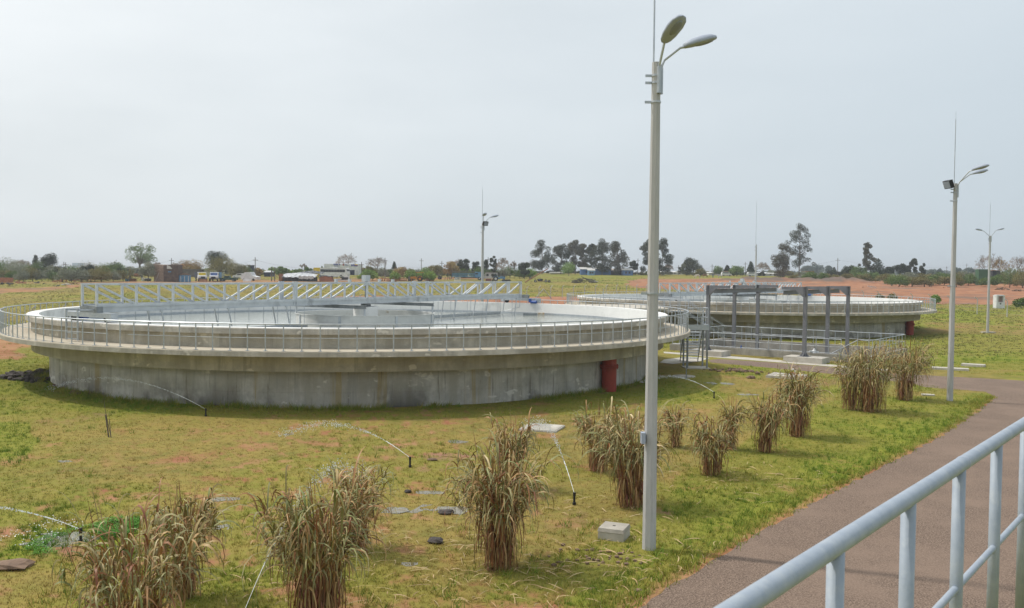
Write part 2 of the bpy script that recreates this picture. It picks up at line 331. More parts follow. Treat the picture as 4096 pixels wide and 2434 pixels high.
# pit opening
PU = Vector((.783, -.622, 0)); PV = Vector((.622, .783, 0)); N1 = Vector((12.1, 64.8, 0)); PLEN, PWID = 13.7, 8.2
du = (V[:, 0] - N1.x) * PU.x + (V[:, 1] - N1.y) * PU.y; dv = (V[:, 0] - N1.x) * PV.x + (V[:, 1] - N1.y) * PV.y
inn = (du > -.1) & (du < PLEN + .1) & (dv > -.1) & (dv < PWID + .1)
F = F[~inn[F].any(1)]
def np_mesh(name, V, F, mt, attrs=None, smooth=True):
    me = bpy.data.meshes.new(name); k = F.shape[1]
    me.vertices.add(len(V)); me.vertices.foreach_set('co', V.astype(np.float32).ravel())
    me.loops.add(F.size); me.loops.foreach_set('vertex_index', F.astype(np.int32).ravel())
    me.polygons.add(len(F)); me.polygons.foreach_set('loop_start', np.arange(0, F.size, k, dtype=np.int32)); me.polygons.foreach_set('loop_total', np.full(len(F), k, np.int32))
    me.update(calc_edges=True)
    for n, a in (attrs or {}).items():
        at = me.attributes.new(n, 'FLOAT', 'POINT'); at.data.foreach_set('value', a.astype(np.float32))
    me.materials.append(mt)
    if smooth: me.shade_smooth()
    return me
def ground_material():
    m = bpy.data.materials.new('ground'); m.use_nodes = True; N = m.node_tree; b = N.nodes['Principled BSDF']; b.inputs['Roughness'].default_value = .95; b.inputs['Specular IOR Level'].default_value = .1
    g = N.nodes.new('ShaderNodeNewGeometry').outputs['Position']
    def noise(s, lo=.35, hi=.65, det=6):
        t = N.nodes.new('ShaderNodeTexNoise'); t.inputs['Scale'].default_value = s; t.inputs['Detail'].default_value = det; t.inputs['Roughness'].default_value = .65; N.links.new(g, t.inputs['Vector'])
        r = N.nodes.new('ShaderNodeMapRange'); r.inputs[1].default_value = lo; r.inputs[2].default_value = hi; N.links.new(t.outputs[0], r.inputs[0]); return r.outputs[0]
    def mix(f, a, c):
        mx = N.nodes.new('ShaderNodeMix'); mx.data_type = 'RGBA'
        if isinstance(f, float): mx.inputs[0].default_value = f
        else: N.links.new(f, mx.inputs[0])
        for k, v in ((6, a), (7, c)):
            if isinstance(v, tuple): mx.inputs[k].default_value = (*v, 1)
            else: N.links.new(v, mx.inputs[k])
        return mx.outputs[2]
    at = lambda n: (lambda q: (setattr(q, 'attribute_name', n), q.outputs['Fac'])[1])(N.nodes.new('ShaderNodeAttribute'))
    dry = mix(noise(14, .3, .7, 8), (.295, .25, .06), (.18, .165, .042))
    dry = mix(noise(.05, .42, .6, 8), dry, (.135, .13, .04))
    dry = mix(noise(1.1), dry, (.29, .215, .065))
    grn = mix(noise(18, .3, .7, 8), (.185, .215, .026), (.095, .135, .014))
    grn = mix(noise(.9), grn, (.23, .24, .035))
    so = mix(noise(7, .3, .7, 8), (.33, .145, .082), (.23, .095, .05))
    so = mix(noise(.35, .4, .6), so, (.385, .20, .115))
    so = mix(at('dark'), so, (.15, .115, .095))
    so = mix(noise(.07, .52, .62), so, (.20, .13, .095))
    j = N.nodes.new('ShaderNodeMath'); j.operation = 'MULTIPLY_ADD'; j.inputs[1].default_value = .5; N.links.new(noise(4, .2, .8, 8), j.inputs[0])
    q = N.nodes.new('ShaderNodeMath'); q.operation = 'SUBTRACT'; N.links.new(at('green'), q.inputs[0]); q.inputs[1].default_value = .25; N.links.new(q.outputs[0], j.inputs[2])
    j.use_clamp = True
    j2 = N.nodes.new('ShaderNodeMath'); j2.operation = 'MULTIPLY_ADD'; j2.inputs[1].default_value = .6; N.links.new(noise(5, .25, .75, 8), j2.inputs[0])
    q2 = N.nodes.new('ShaderNodeMath'); q2.operation = 'SUBTRACT'; N.links.new(at('soil'), q2.inputs[0]); q2.inputs[1].default_value = .3; N.links.new(q2.outputs[0], j2.inputs[2]); j2.use_clamp = True
    s2 = N.nodes.new('ShaderNodeMapRange'); s2.inputs[1].default_value = .1; s2.inputs[2].default_value = .75; N.links.new(j2.outputs[0], s2.inputs[0])
    N.links.new(mix(s2.outputs[0], mix(j.outputs[0], dry, grn), so), b.inputs['Base Color'])
    t = N.nodes.new('ShaderNodeTexNoise'); t.inputs['Scale'].default_value = 12; t.inputs['Detail'].default_value = 10; N.links.new(g, t.inputs['Vector'])
    bp = N.nodes.new('ShaderNodeBump'); bp.inputs['Strength'].default_value = .35; bp.inputs['Distance'].default_value = .04; N.links.new(t.outputs[0], bp.inputs['Height']); N.links.new(bp.outputs[0], b.inputs['Normal'])
    return m
M['ground'] = ground_material()
so_, gr_ = zones(V[:, 0], V[:, 1])
dk_ = np.zeros(len(V))
for (g_2, sx, sy, h_) in MND[:9]: dk_ = np.maximum(dk_, np.exp(-1.5 * (((V[:, 0] - g_2.x) / sx) ** 2 + ((V[:, 1] - g_2.y - 3) / sy) ** 2)))
dk_ = np.clip((dk_ - .25) * 2 + (fbm(V[:, 0], V[:, 1], 3, 12) - .5) * 2.5, 0, 1) * (dk_ > .12)
tag(link('ground', np_mesh('ground', V, F, M['ground'], {'soil': so_, 'green': gr_, 'dark': dk_})), kind='structure')
# strip of ground round the pit, 4 mm proud of the sheet
mb = MB(); o0, o1 = .25, 2.0
def pit(u, v, z=0): p = N1 + PU * u + PV * v; return (p.x, p.y, z)
rings = [(-o1, -o1, PLEN + o1, PWID + o1), (-o0, -o0, PLEN + o0, PWID + o0)]
vs = []
for a, b_2, c, d in rings: vs += [pit(a, b_2, .004), pit(c, b_2, .004), pit(c, d, .004), pit(a, d, .004)]
mb.add(vs, [(i, (i + 1) % 4, 4 + (i + 1) % 4, 4 + i) for i in range(4)])
me = mb.mesh('verge', M['ground'])
for n, a in (('soil', .25), ('green', .45)):
    at = me.attributes.new(n, 'FLOAT', 'POINT'); at.data.foreach_set('value', [a] * 8)
tag(link('verge', me), kind='structure')
def ground_z(x, y): return float(height(np.array([x]), np.array([y]))[0])
# ------------------------------------------------------------------ paths
M['gravel'] = mat('chip_gravel', (.085, .058, .045), (.28, .205, .155), 34, .95, bump=.35, bscale=60, detail=9, ramp=(.40, .62), c3=(.23, .165, .125), s3=.45, r3=(.44, .7))
def sheet(name, pts, z, m, sub=14, jit=.05, label=None):
    # outline with a slightly ragged edge, filled as one ngon
    out = []; r = random.Random(len(pts))
    for i in range(len(pts)):
        a, b2 = Vector(pts[i]), Vector(pts[(i + 1) % len(pts)])
        n = max(1, min(60, int((b2 - a).length / .3)))
        for k in range(n):
            p = a.lerp(b2, k / n); out.append((p.x + r.uniform(-jit, jit), p.y + r.uniform(-jit, jit), z))
    me = bpy.data.meshes.new(name); me.from_pydata(out, [], [tuple(range(len(out)))]); me.materials.append(m)
    return tag(link(name, me), kind='structure')
L3 = [Vector((p[0], p[1], 0)) for p in PL]
mr_ = [G(4180, 2330), G(4150, 2434)]; dirr = (mr_[0] - mr_[1]).normalized()
sheet('path', [(p.x, p.y, 0) for p in L3] + [G(3936, 1567), G(3708, 1551), G(3652, 1535), G(3370, 1501), G(3100, 1474), G(2850, 1452), G(2835, 1443), G(2870, 1436), G(3100, 1452), G(3366, 1473), G(3630, 1498), G(4096, 1524), G(4700, 1560), G(4700, 1640)]
      + [mr_[1] + dirr * 24, mr_[1] + dirr * 10, mr_[0], mr_[1], mr_[1] - dirr * 3], .005, M['gravel'], jit=.08)
sheet('sidewalk', [G(2655, 1408), G(2900, 1424), G(3366, 1463), G(3600, 1482), G(3600, 1490), G(3366, 1471), G(2900, 1434), G(2655, 1414)], .012, M['conc_slab'], jit=.01)
sheet('stair_apron', [G(2655, 1440), G(2750, 1428), G(2840, 1434), G(2800, 1447), G(2690, 1458), G(2640, 1452)], .02, M['conc_slab'], jit=.01)
# ------------------------------------------------------------------ settling tanks
C1 = Vector((-8.68, 52.13, 0)); C2 = Vector((24.7, 94.4, -.13))
M['water'] = None
def water_material(name, col, bump, scale, rough=.06):
    m = bpy.data.materials.new(name); m.use_nodes = True; N = m.node_tree; b = N.nodes['Principled BSDF']
    b.inputs['Base Color'].default_value = (*col, 1); b.inputs['Roughness'].default_value = rough; b.inputs['IOR'].default_value = 1.33; b.inputs['Specular IOR Level'].default_value = .5
    g = N.nodes.new('ShaderNodeNewGeometry').outputs['Position']; mpn = N.nodes.new('ShaderNodeMapping'); mpn.inputs['Scale'].default_value = (.5, 1.6, 1); N.links.new(g, mpn.inputs[0])
    t = N.nodes.new('ShaderNodeTexNoise'); t.inputs['Scale'].default_value = scale; t.inputs['Detail'].default_value = 5; N.links.new(mpn.outputs[0], t.inputs['Vector'])
    bp = N.nodes.new('ShaderNodeBump'); bp.inputs['Strength'].default_value = bump; bp.inputs['Distance'].default_value = .05; N.links.new(t.outputs[0], bp.inputs['Height']); N.links.new(bp.outputs[0], b.inputs['Normal'])
    return m
M['water'] = water_material('tank_water', (.42, .44, .40), .4, 2.0)
M['puddle'] = water_material('puddle_water', (.27, .26, .225), .3, 14, .04)
NP = 170
post_mesh = MB().tube([(0, 0, 0), (0, 0, 1.03)], .024, 8).box((0, 0, .01), (.12, .12, .02)).mesh('post', M['galv'], False)
bolt_mesh = None
def make_tank(C, label):
    t = thing('settling_tank', C, label, 'tank', group='round concrete settling tanks')
    # lower wall with recessed form joints
    mb = MB(); n = 44; prof = []
    for i in range(n):
        a0 = 2 * PI * i / n; w_ = .018 / 16.65
        mb.lathe([(16.65, -.4), (16.65, .62), (16.64, .625), (16.65, .63), (16.65, 1.562)], 6, close=False, a0=a0 + w_, a1=a0 + 2 * PI / n - w_)
        mb.lathe([(16.642, -.4), (16.642, 1.562)], 1, close=False, a0=a0 - w_ * 1.3, a1=a0 + w_ * 1.3)
    mb.build('lower_wall', M['conc_lo'], t)
    MB().lathe([(17.45, 2.286), (17.45, 1.56), (16.3, 1.558), (16.3, 2.286)], 180).build('channel', M['conc_band'], t)
    MB().lathe([(18.92, 2.287), (18.92, 2.46), (18.90, 2.47), (17.0, 2.27), (17.0, 2.287)], 200, close=True).build('slab_edge', M['conc_edge'], t)
    MB().lathe([(18.898, 2.50), (18.915, 2.468), (17.2, 2.3), (17.2, 2.50)], 200).build('walkway', M['conc_walk'], t)
    MB().lathe([(17.45, 2.495), (17.45, 3.065), (17.2, 3.065), (17.2, 2.495)], 180).build('upper_wall', M['conc_band'], t)
    MB().lathe([(17.70, 3.06), (17.70, 3.27), (17.67, 3.30), (17.102, 3.30), (17.102, 3.06)], 200).build('coping', M['conc_edge'], t)
    MB().lathe([(17.16, 3.305), (17.10, 3.305), (17.10, 1.6), (17.16, 1.6)], 200).build('inner_wall', M['conc_white'], t)
    MB().lathe([(17.09, 2.63), (17.06, 2.63), (17.06, 2.3), (17.09, 2.3)], 200).build('weir_plate', M['galv'], t)
    MB().lathe([(17.64, 3.306), (17.18, 3.306), (17.18, 3.29), (17.64, 3.29)], 200).build('running_track', M['conc_white'], t)
    cc = MB().lathe([(.02, 3.50), (.68, 3.50), (.72, 3.46), (.72, 1.7), (.02, 1.7)], 32).build('center_column', M['conc_white'], t, smooth=False)
    rl = MB().tube([(18.78 * math.cos(2 * PI * i / 340), 18.78 * math.sin(2 * PI * i / 340), 3.53) for i in range(340)], .027, 7, True).build('railing', M['galv'], t)
    a1 = R(-111.5); gap = .055
    MB().tube([(18.78 * math.cos(a), 18.78 * math.sin(a), 3.0) for a in np.linspace(a1 + gap * .5, a1 + 2 * PI - gap * .5, 300)], .013, 6).build('mid_rail', M['galv'], rl)
    for i in range(NP):
        a = 2 * PI * (i + .5) / NP; link('post', post_mesh, rl, (18.78 * math.cos(a), 18.78 * math.sin(a), 2.50), (0, 0, a))
    # red riser pipe
    a = R(-38.5); x, y = 17.02 * math.cos(a), 17.02 * math.sin(a)
    p = MB((0, 0, 0)).lathe([(.35, -.3), (.35, 1.555), (.3, 1.555), (.3, -.3)], 28, c=(x, y)).build('riser_pipe', M['red'], t, smooth=False)
    MB().lathe([(.44, 1.12), (.44, 1.17), (.34, 1.17), (.34, 1.12)], 28, c=(x, y)).lathe([(.44, 1.20), (.44, 1.25), (.34, 1.25), (.34, 1.20)], 28, c=(x, y)).build('flange', M['red'], p)
    for k in range(14):
        b = 2 * PI * k / 14; MB().tube([(x + .40 * math.cos(b), y + .40 * math.sin(b), 1.07), (x + .40 * math.cos(b), y + .40 * math.sin(b), 1.31)], .017, 6).build('bolt', M['red'], p)
    tag(MB().lathe([(17.08, 2.49), (0.3, 2.49)], 120, close=False).build('water', M['water'], loc=C), kind='structure')
    return t
tank1 = make_tank(C1, 'large round concrete settling tank in front, with weathered walls and a railed walkway')
tank2 = make_tank(C2, 'farther round concrete settling tank, seen behind the grey gantry frames')
# ------------------------------------------------------------------ scraper bridges
M['ring'] = mat('grey_white_painted_plate', (.62, .63, .62), (.50, .51, .50), 1.2, .6, c3=(.38, .33, .26), s3=2.5, r3=(.62, .72))
T0, T1, NPAN = -17.3, 16.36, 18; PL_ = (T1 - T0) / NPAN
tpost = box_mesh((0, 0, 4.45), (.09, .09, .86), M['galv_beam'])
dg = {}
for s in (1, -1):
    a, b = (-PL_ / 2 + .09, 0, 4.86 if s > 0 else 4.06), (PL_ / 2 - .09, 0, 4.06 if s > 0 else 4.86)
    dg[s] = MB().bar(a, b, .085, .085).mesh('diagonal', M['galv_beam'])
rod = MB().tube([(0, 0, 2.2), (0, 0, 3.72)], .014, 6).mesh('rod', M['galv'])
strut = MB().tube([(0, 0, 3.72), (.28, 0, 2.5)], .035, 8).box((0, 0, 3.70), (.12, .1, .1)).mesh('strut', M['galv_beam'])
wheel = MB().tube([(0, -.06, 0), (0, .06, 0)], .17, 20).mesh('wheel', M['rubber'])
def make_bridge(C, phi, label):
    t = thing('scraper_bridge', C, label, 'bridge', rz=phi, group='rotating scraper bridges')
    for y in (-.53, .53):
        MB().span(T0 - .05, T1 + .05, y - .05, y + .05, 4.87, 4.95).build('top_chord', M['galv_beam'], t)
        bc = MB().span(T0 - .05, T1 + .05, y - .045, y + .045, 3.952, 4.05)
        bc.build('bottom_chord', M['galv_beam'], t)
        MB().span(T0 - .04, T1 + .04, y - .012, y + .012, 3.727, 3.93).span(T0 - .04, T1 + .04, y - .07, y + .07, 3.93, 3.95).span(T0 - .04, T1 + .04, y - .07, y + .07, 3.708, 3.728).build('girder', M['galv_beam'], t)
        for i in range(NPAN + 1):
            link('upright', tpost, t, (T0 + i * PL_, y, 0))
        for i in range(NPAN):
            s = 1 if (i < 4 or 9 <= i < 14) else -1
            link('diagonal', dg[s], t, (T0 + (i + .5) * PL_, y, 0))
        for i in (6, 12):
            x = T0 + i * PL_
            MB().span(x - .13, x - .05, y - .052, y + .052, 3.7, 5.0).span(x + .05, x + .13, y - .052, y + .052, 3.7, 5.0).span(x - .16, x + .16, y - .06, y + .06, 4.952, 5.0).build('splice_plate', M['galv_beam'], t)
        for i in (8, 10):
            x = T0 + i * PL_ + .4
            MB().span(x - .08, x + .08, y - .07, y + .07, 4.955, 5.12).build('junction_box', M['grey'], t)
        for i in range(1, NPAN, 1):
            x = T0 + (i + .35) * PL_
            if abs(x) < 4.3: continue
            link('hanger_rod', rod, t, (x, y, 0))
            if i % 2: link('strut', strut, t, (x + .6, y, 0), (0, 0, 0 if x < 0 else PI))
    MB().span(T0, T1, -.49, .49, 3.96, 3.985).build('deck', M['beam_dark'], t)
    # end carriages
    for sx in (-1, 1):
        x = 17.22 * sx
        cg = MB().span(x - .16, x + .16, -1.65, 1.75, 3.50, 3.70).span(x - .17, x + .17, -1.66, -1.3, 3.30 + .05, 3.50).span(x - .17, x - .1, 1.5, 1.74, 3.38, 3.5).build('carriage', M['galv'], t)
        MB().span(x - .15, x + .15, -.62, .62, 3.702, 3.955).build('bolster', M['beam_dark'], cg)
        for y in (-1.15, 1.3): link('wheel', wheel, cg, (x, y, 3.475), (0, 0, PI / 2))
        my = 1.15 if sx < 0 else -1.2
        MB().tube([(x + .05 - sx * .25, my - .28, 3.42), (x + .05 - sx * .25, my + .22, 3.42)], .11, 12).box((x - sx * .2, my + .28, 3.52), (.2, .16, .26)).build('motor', M['blue'], cg)
    # ladder on the outer end
    ld = MB()
    for y in (-.42, .42): ld.span(-18.12, -18.06, y - .03, y + .03, 2.56, 3.86).span(-18.12, -17.3, y - .03, y + .03, 3.80, 3.86)
    for z in (2.62, 2.86, 3.1, 3.34, 3.58): ld.span(-18.11, -18.07, -.4, .4, z - .015, z + .015)
    ld.build('ladder', M['galv'], t)
    # centre works
    cb = MB().span(-.2, .2, -.16, .16, 4.98, 5.36).build('control_box', M['grey'], t)
    MB().span(-.04, .12, -.05, .05, 3.99, 4.98).build('conduit', M['beam_dark'], cb)
    MB().tube([(0, 0, 3.52), (0, 0, 3.72)], .3, 20).build('bearing', M['beam_dark'], t)
    bf = MB().lathe([(4.09, 3.14), (4.04, 3.14), (4.02, 3.13), (4.02, 1.8), (4.035, 1.8), (4.035, 3.10), (4.09, 3.10)], 120).build('baffle_ring', M['ring'], t)
    for k in range(8):
        a = R(22 + 45 * k); MB().box((4.05 * math.cos(a), 4.05 * math.sin(a), 2.66), (.06, .13, .86), rz=a).build('rib', M['galv'], bf)
    for x in (-3.0, 3.0):
        cbm = MB().span(x - .012, x + .012, -2.75, 2.75, 3.53, 3.70).span(x - .07, x + .07, -2.75, 2.75, 3.68, 3.70).span(x - .07, x + .07, -2.75, 2.75, 3.51, 3.53).build('cross_beam', M['beam_dark'], t)
        for y in (-2.66, 2.66): MB().span(x - .04, x + .04, y - .04, y + .04, 3.12, 3.51).build('hanger', M['galv'], cbm)
    MB().span(4.3, 15.9, .98, 1.0, 2.42, 2.68).build('skimmer_board', M['galv'], t)
    MB().span(-15.8, -4.3, .38, .40, 2.42, 2.66).build('skimmer_board', M['galv'], t)
    MB().tube([(T1 - .3, -.6, 4.9), (T1 - .3, -.6, 3.05), (15.9, .9, 2.66)], .022, 6).build('skimmer_arm', M['galv'], t)
    return t
make_bridge(C1, R(57), 'long grey lattice scraper bridge spanning the front round tank')
make_bridge(C2 + Vector((0, 0, 0)), R(52), 'farther lattice scraper bridge over the round tank behind the gantry frames')
# a beam lump of debris at the far weir
p = Z(2140, 1262, 2.5)
sb = thing('scum_box', p, 'small grey and rusty outlet box at the waterline of the front tank', 'box')
MB().box((-.35, .3, .06), (1.0, .5, .16)).build('trough', M['beam_dark'], sb); M['rust'] = mat('rusty_steel', (.22, .10, .055), (.32, .17, .10), 2, .85, bump=.1)
MB().box((.45, .3, .08), (.5, .45, .2)).build('end_plate', mat('rusty_pale', (.45, .32, .2), (.5, .5, .45), 5), sb)
# ------------------------------------------------------------------ pit with railings
pt = thing('sludge_pit', N1, 'rectangular sunken concrete pit between the two round tanks', 'pit')
def pl(u, v, z=0): return Vector((PU.x * u + PV.x * v, PU.y * u + PV.y * v, z))
def pbox(mb, u0, u1, v0, v1, z0, z1):
    vs = [pl(u, v, z) for u in (u0, u1) for v in (v0, v1) for z in (z0, z1)]
    return mb.add(vs, [(0, 1, 3, 2), (4, 6, 7, 5), (0, 4, 5, 1), (2, 3, 7, 6), (0, 2, 6, 4), (1, 5, 7, 3)])
WT = .45
M['conc_pit'] = concrete('pit_concrete', (.40, .38, .34), (.26, .25, .22), (.24, .23, .2), False)[0]
pbox(MB(), -.3, PLEN + .3, -.3, 0, -2.2, WT).build('wall', M['conc_pit'], pt)
pbox(MB(), -.3, PLEN + .3, PWID, PWID + .3, -2.2, WT).build('wall', M['conc_pit'], pt)
pbox(MB(), -.3, 0, .002, PWID - .002, -2.2, WT - .003).build('wall', M['conc_pit'], pt)
pbox(MB(), PLEN, PLEN + .3, .002, PWID - .002, -2.2, WT - .003).build('wall', M['conc_pit'], pt)
pbox(MB(), .002, PLEN - .002, .002, PWID - .002, -2.3, -2.0).build('floor', M['conc_pit'], pt)
def rail_run(parent, pts, h, post_every, fn=None, rr=.027, name='railing', m=None, mid=True, toe=False):
    m = m or M['galv']
    rl = MB().tube([Vector(p) + Vector((0, 0, h)) for p in pts], rr, 8).build(name, m, parent)
    if mid: MB().tube([Vector(p) + Vector((0, 0, h * .5)) for p in pts], rr * .55, 6).build('mid_rail', m, rl)
    if toe: MB().tube([Vector(p) + Vector((0, 0, .06)) for p in pts], rr * .55, 6).build('bottom_rail', m, rl)
    pm = MB().tube([(0, 0, 0), (0, 0, h)], rr * .9, 8).mesh('post', m)
    for a, b in zip(pts[:-1], pts[1:]):
        a, b = Vector(a), Vector(b); n = max(1, round((b - a).length / post_every))
        for k in range(n + (b == Vector(pts[-1]))): link('post', pm, rl, a.lerp(b, k / n))
    return rl
e = .15
rail_run(pt, [pl(-e, -e, WT), pl(PLEN - 1.6, -e, WT)], 1.0, .82, toe=True)
rail_run(pt, [pl(PLEN + e, -e, WT), pl(PLEN + e, PWID + e, WT)], 1.0, .75)
rail_run(pt, [pl(PLEN + e, PWID + e, WT), pl(-e, PWID + e, WT)], 1.0, .82)
rail_run(pt, [pl(-e, PWID + e, WT), pl(-e, 3.5, WT)], 1.0, .8)
# stair handrail dropping into the pit at its near right corner
hr = MB().tube([pl(PLEN + e, -e, WT + 1), pl(PLEN - .7, .5, WT + 1), pl(PLEN - 4.2, .5, -.6)], .027, 8).build('handrail', M['galv'], pt)
st = MB()
for k in range(9): q = PLEN - .9 - k * .36; pbox(st, q - .34, q, .1, 1.3, WT - .05 - (k + 1) * .22 - .04, WT - .05 - (k + 1) * .22)
st.build('steps', M['conc_pit'], pt)
wv = thing('valve', N1 + pl(PLEN - 3.4, -.05, WT), 'small white valve head on the near wall of the pit', 'valve')
MB().tube([(0, 0, 0), (0, 0, .12), (.02, 0, .3)], [.13, .12, .04], 10).build('body', M['white'], wv); MB().tube([(-.3, 0, .1), (.3, 0, .05)], .06, 8).build('pipe', M['grey'], wv)
bv = thing('bottle', N1 + pl(5.2, -.12, WT), 'small blue bottle standing on the near pit wall', 'bottle')
MB().tube([(0, 0, 0), (0, 0, .16), (0, 0, .2), (0, 0, .24)], [.05, .05, .02, .02], 8).build('body', M['blue'], bv)
# low wall continuing to the left of the pit
# ------------------------------------------------------------------ gantry frames
hp = 4.85
def gantry(u, v, side, base, label):
    b = N1 + pl(u, v, 0); t = thing('gantry_post', b, label, 'gantry', group='grey steel gantry posts over the pit'); z0 = base
    mb = MB(); s = .11
    pbox(mb, -s, s, -s, s, z0, 4.84); mb.build('column', M['dark_steel'], t)
    pbox(MB(), -.008, .008, -.3, .3, z0 + .02, z0 + .02) if 0 else None
    fb = MB()
    for d in ((1, 0), (-1, 0), (0, 1), (0, -1)):
        a = pl(d[0] * .11, d[1] * .11); c = pl(d[0] * .32, d[1] * .32); w_ = pl(d[1] * .012, d[0] * .012)
        fb.add([a - w_ + Vector((0, 0, z0 + .02)), c - w_ + Vector((0, 0, z0 + .02)), a - w_ + Vector((0, 0, z0 + .28)), a + w_ + Vector((0, 0, z0 + .02)), c + w_ + Vector((0, 0, z0 + .02)), a + w_ + Vector((0, 0, z0 + .28))],
               [(0, 1, 2), (5, 4, 3), (0, 3, 4, 1), (1, 4, 5, 2), (2, 5, 3, 0)])
    pbox(fb, -.34, .34, -.34, .34, z0, z0 + .022); fb.build('base_plate', M['dark_steel'], t)
    # haunch and arm reaching over the pit
    w2 = .11
    def prism(pts, nm):
        vs = [pl(x * side, -w2, z) for x, z in pts] + [pl(x * side, w2, z) for x, z in pts]; n = len(pts)
        MB().add(vs, [tuple(range(n)), tuple(range(2 * n - 1, n - 1, -1))] + [(i, i + n, (i + 1) % n + n, (i + 1) % n) for i in range(n)]).build(nm, M['dark_steel'], t)
    prism([(-.12, 4.2), (.13, 4.2), (.62, 4.62), (.62, 4.86), (-.12, 4.86)], 'haunch')
    prism([(.622, 4.63), (1.55, 4.66), (1.55, 4.85), (.622, 4.85)], 'arm')
names = [('left', 'nearest'), ('left', 'middle'), ('left', 'farthest'), ('right', 'nearest'), ('right', 'middle'), ('right', 'farthest')]
k = 0
for uu, sd_ in ((3.6, 1), (10.4, -1)):
    for j, vv in enumerate((-2.1, 2.2, 6.45)):
        row, ps = names[k]; k += 1
        lab = {0: 'standing on a concrete block outside the pit', 1: 'rising from the middle of the pit', 2: 'rising from the far side of the pit'}[j]
        gantry(uu, vv, sd_, .36 if j == 0 else -2.0, f'grey steel gantry post of the {row} row {lab}')
    b = N1 + pl(uu + sd_ * 1.0, 0, 0)
    q = pbox(MB(), -.012, .012, -3.3, 7.6, 4.37, 4.60); pbox(q, -.07, .07, -3.3, 7.6, 4.60, 4.625); pbox(q, -.07, .07, -3.3, 7.6, 4.345, 4.37)
    o = thing('monorail_beam', b, 'grey hoist rail beam hung under the %s row of gantry arms' % row, 'beam'); q.build('beam', M['dark_steel'], o)
    fd = thing('footing', N1 + pl(uu + .1, -2.1, 0), 'pale concrete footing block under the nearest %s gantry post' % row, 'footing')
    pbox(MB(), -1.2, 1.3, -.75, .75, -.2, .36).build('block', M['conc_slab'], fd)
# ------------------------------------------------------------------ stairs
def flight(parent, top, bot, width, n, side):
    """open steel flight between two points; side = horizontal unit vector across it"""
    top, bot, side = Vector(top), Vector(bot), Vector(side)
    for s in (-.5, .5):
        o = side * width * s; MB().bar(top + o, bot + o, .04, .2).build('stringer', M['beam_dark'], parent)
        MB().tube([top + o + Vector((0, 0, 1)), bot + o + Vector((0, 0, 1))], .022, 7).build('handrail', M['galv'], parent)
        MB().tube([top + o + Vector((0, 0, .5)), bot + o + Vector((0, 0, .5))], .014, 6).build('mid_rail', M['galv'], parent)
        for k in range(4):
            p = top.lerp(bot, (k + .3) / 3.6) + o; MB().tube([p, p + Vector((0, 0, 1))], .02, 6).build('baluster', M['galv'], parent)
    dn = (bot - top); dn.z = 0; dn.normalize(); az = math.atan2(dn.y, dn.x)
    for k in range(1, n): p = top.lerp(bot, k / n); MB().box(p, (.24, width - .05, .035), rz=az).build('tread', M['galv'], parent)
s1 = thing('access_stair', (11.0, 52.5, 0), 'galvanised access stair and landing beside the front round tank', 'stair'); O = Vector((11.0, 52.5, 0))
L = MB()
for x, y in ((-.58, -.6), (.58, -.6), (.58, .6), (-.58, .6)): MB().bar((x, y, 0), (x, y, 2.3), .09).build('leg', M['beam_dark'], s1)
MB().span(-.75, .66, -.68, .68, 2.46, 2.50).build('landing', M['galv'], s1)
MB().span(-.75, .66, -.7, -.66, 2.3, 2.62).span(.62, .66, -.655, .7, 2.3, 2.62).build('landing_frame', M['galv'], s1)
rail_run(s1, [(-.62, -.62, 2.5), (.6, -.62, 2.5), (.6, .62, 2.5)], 1.1, .62, m=M['galv'])
flight(s1, (0.02, .7, 2.42), (.42, 3.9, .05), 1.1, 12, (1, -.12, 0))
MB().span(-.7, .75, -.75, .6, -.1, .05).build('foot_slab', M['conc_slab'], s1)
s2 = thing('access_stair', (15.4, 77.6, 0), 'farther galvanised stair climbing to the walkway of the rear round tank', 'stair')
flight(s2, (0, 0, 2.35), (3.3, -1.2, .05), 1.0, 12, (.34, .94, 0))
rail_run(s2, [(0.1, -.5, 2.35), (-1.4, 0.4, 2.35)], 1.0, .7)
MB().box((-.5, .4, 2.33), (1.5, 1.6, .05), rz=-.5).build('landing', M['galv'], s2)
for x, y in ((0, -.3), (-.9, .1)): MB().tube([(x, y, 0), (x, y, 2.3)], .045, 8).build('leg', M['galv'], s2)
dp = thing('drain_pipe', Z(2745, 1518), 'thin upright grey pipe beside the walkway edge near the access stair', 'pipe')
MB().tube([(0, 0, 0), (0, 0, 3.3), (-.2, .1, 3.5)], .035, 8).build('pipe', M['beam_dark'], dp); MB().box((0, 0, 2.0), (.1, .1, .04)).build('clamp', M['black'], dp)
# chamber between the tanks
ch = thing('distribution_chamber', (8.6, 74.5, 0), 'low concrete chamber with a flat pale roof slab between the round tanks', 'chamber')
MB().span(-2.8, 4.2, -3.4, 5.4, 2.66, 2.82).build('roof_slab', M['conc_slab'], ch)
MB().span(-2.5, 3.9, -3.1, 5.1, -.1, 2.655).build('wall', M['conc_pit'], ch)
MB().span(1.2, 2.2, -3.13, -3.08, 1.6, 2.4).build('opening', M['black'], ch)
for i, (px, py, top) in enumerate(((2413, 1220, 1158), (2547, 1215, 1158), (2598, 1222, 1162), (2720, 1238, 1165))):
    b = Z(px, py, 2.82) if i else Z(px, py, 2.6); tz = P(px, top, b.y).z
    v = thing('vent_post', (b.x, b.y, 0), ['thin grey standpipe left of the chamber roof', 'thin grey standpipe at the back of the chamber roof', 'thin grey standpipe hidden partly by the nearest lamp post', 'thin grey standpipe at the right end of the chamber roof'][i], 'pipe')
    MB().tube([(0, 0, 0), (0, 0, tz)], .03, 6).build('pipe', M['galv'], v); MB().tube([(0, 0, tz), (0, 0, tz + .05)], .045, 6).build('cap', M['galv'], v)
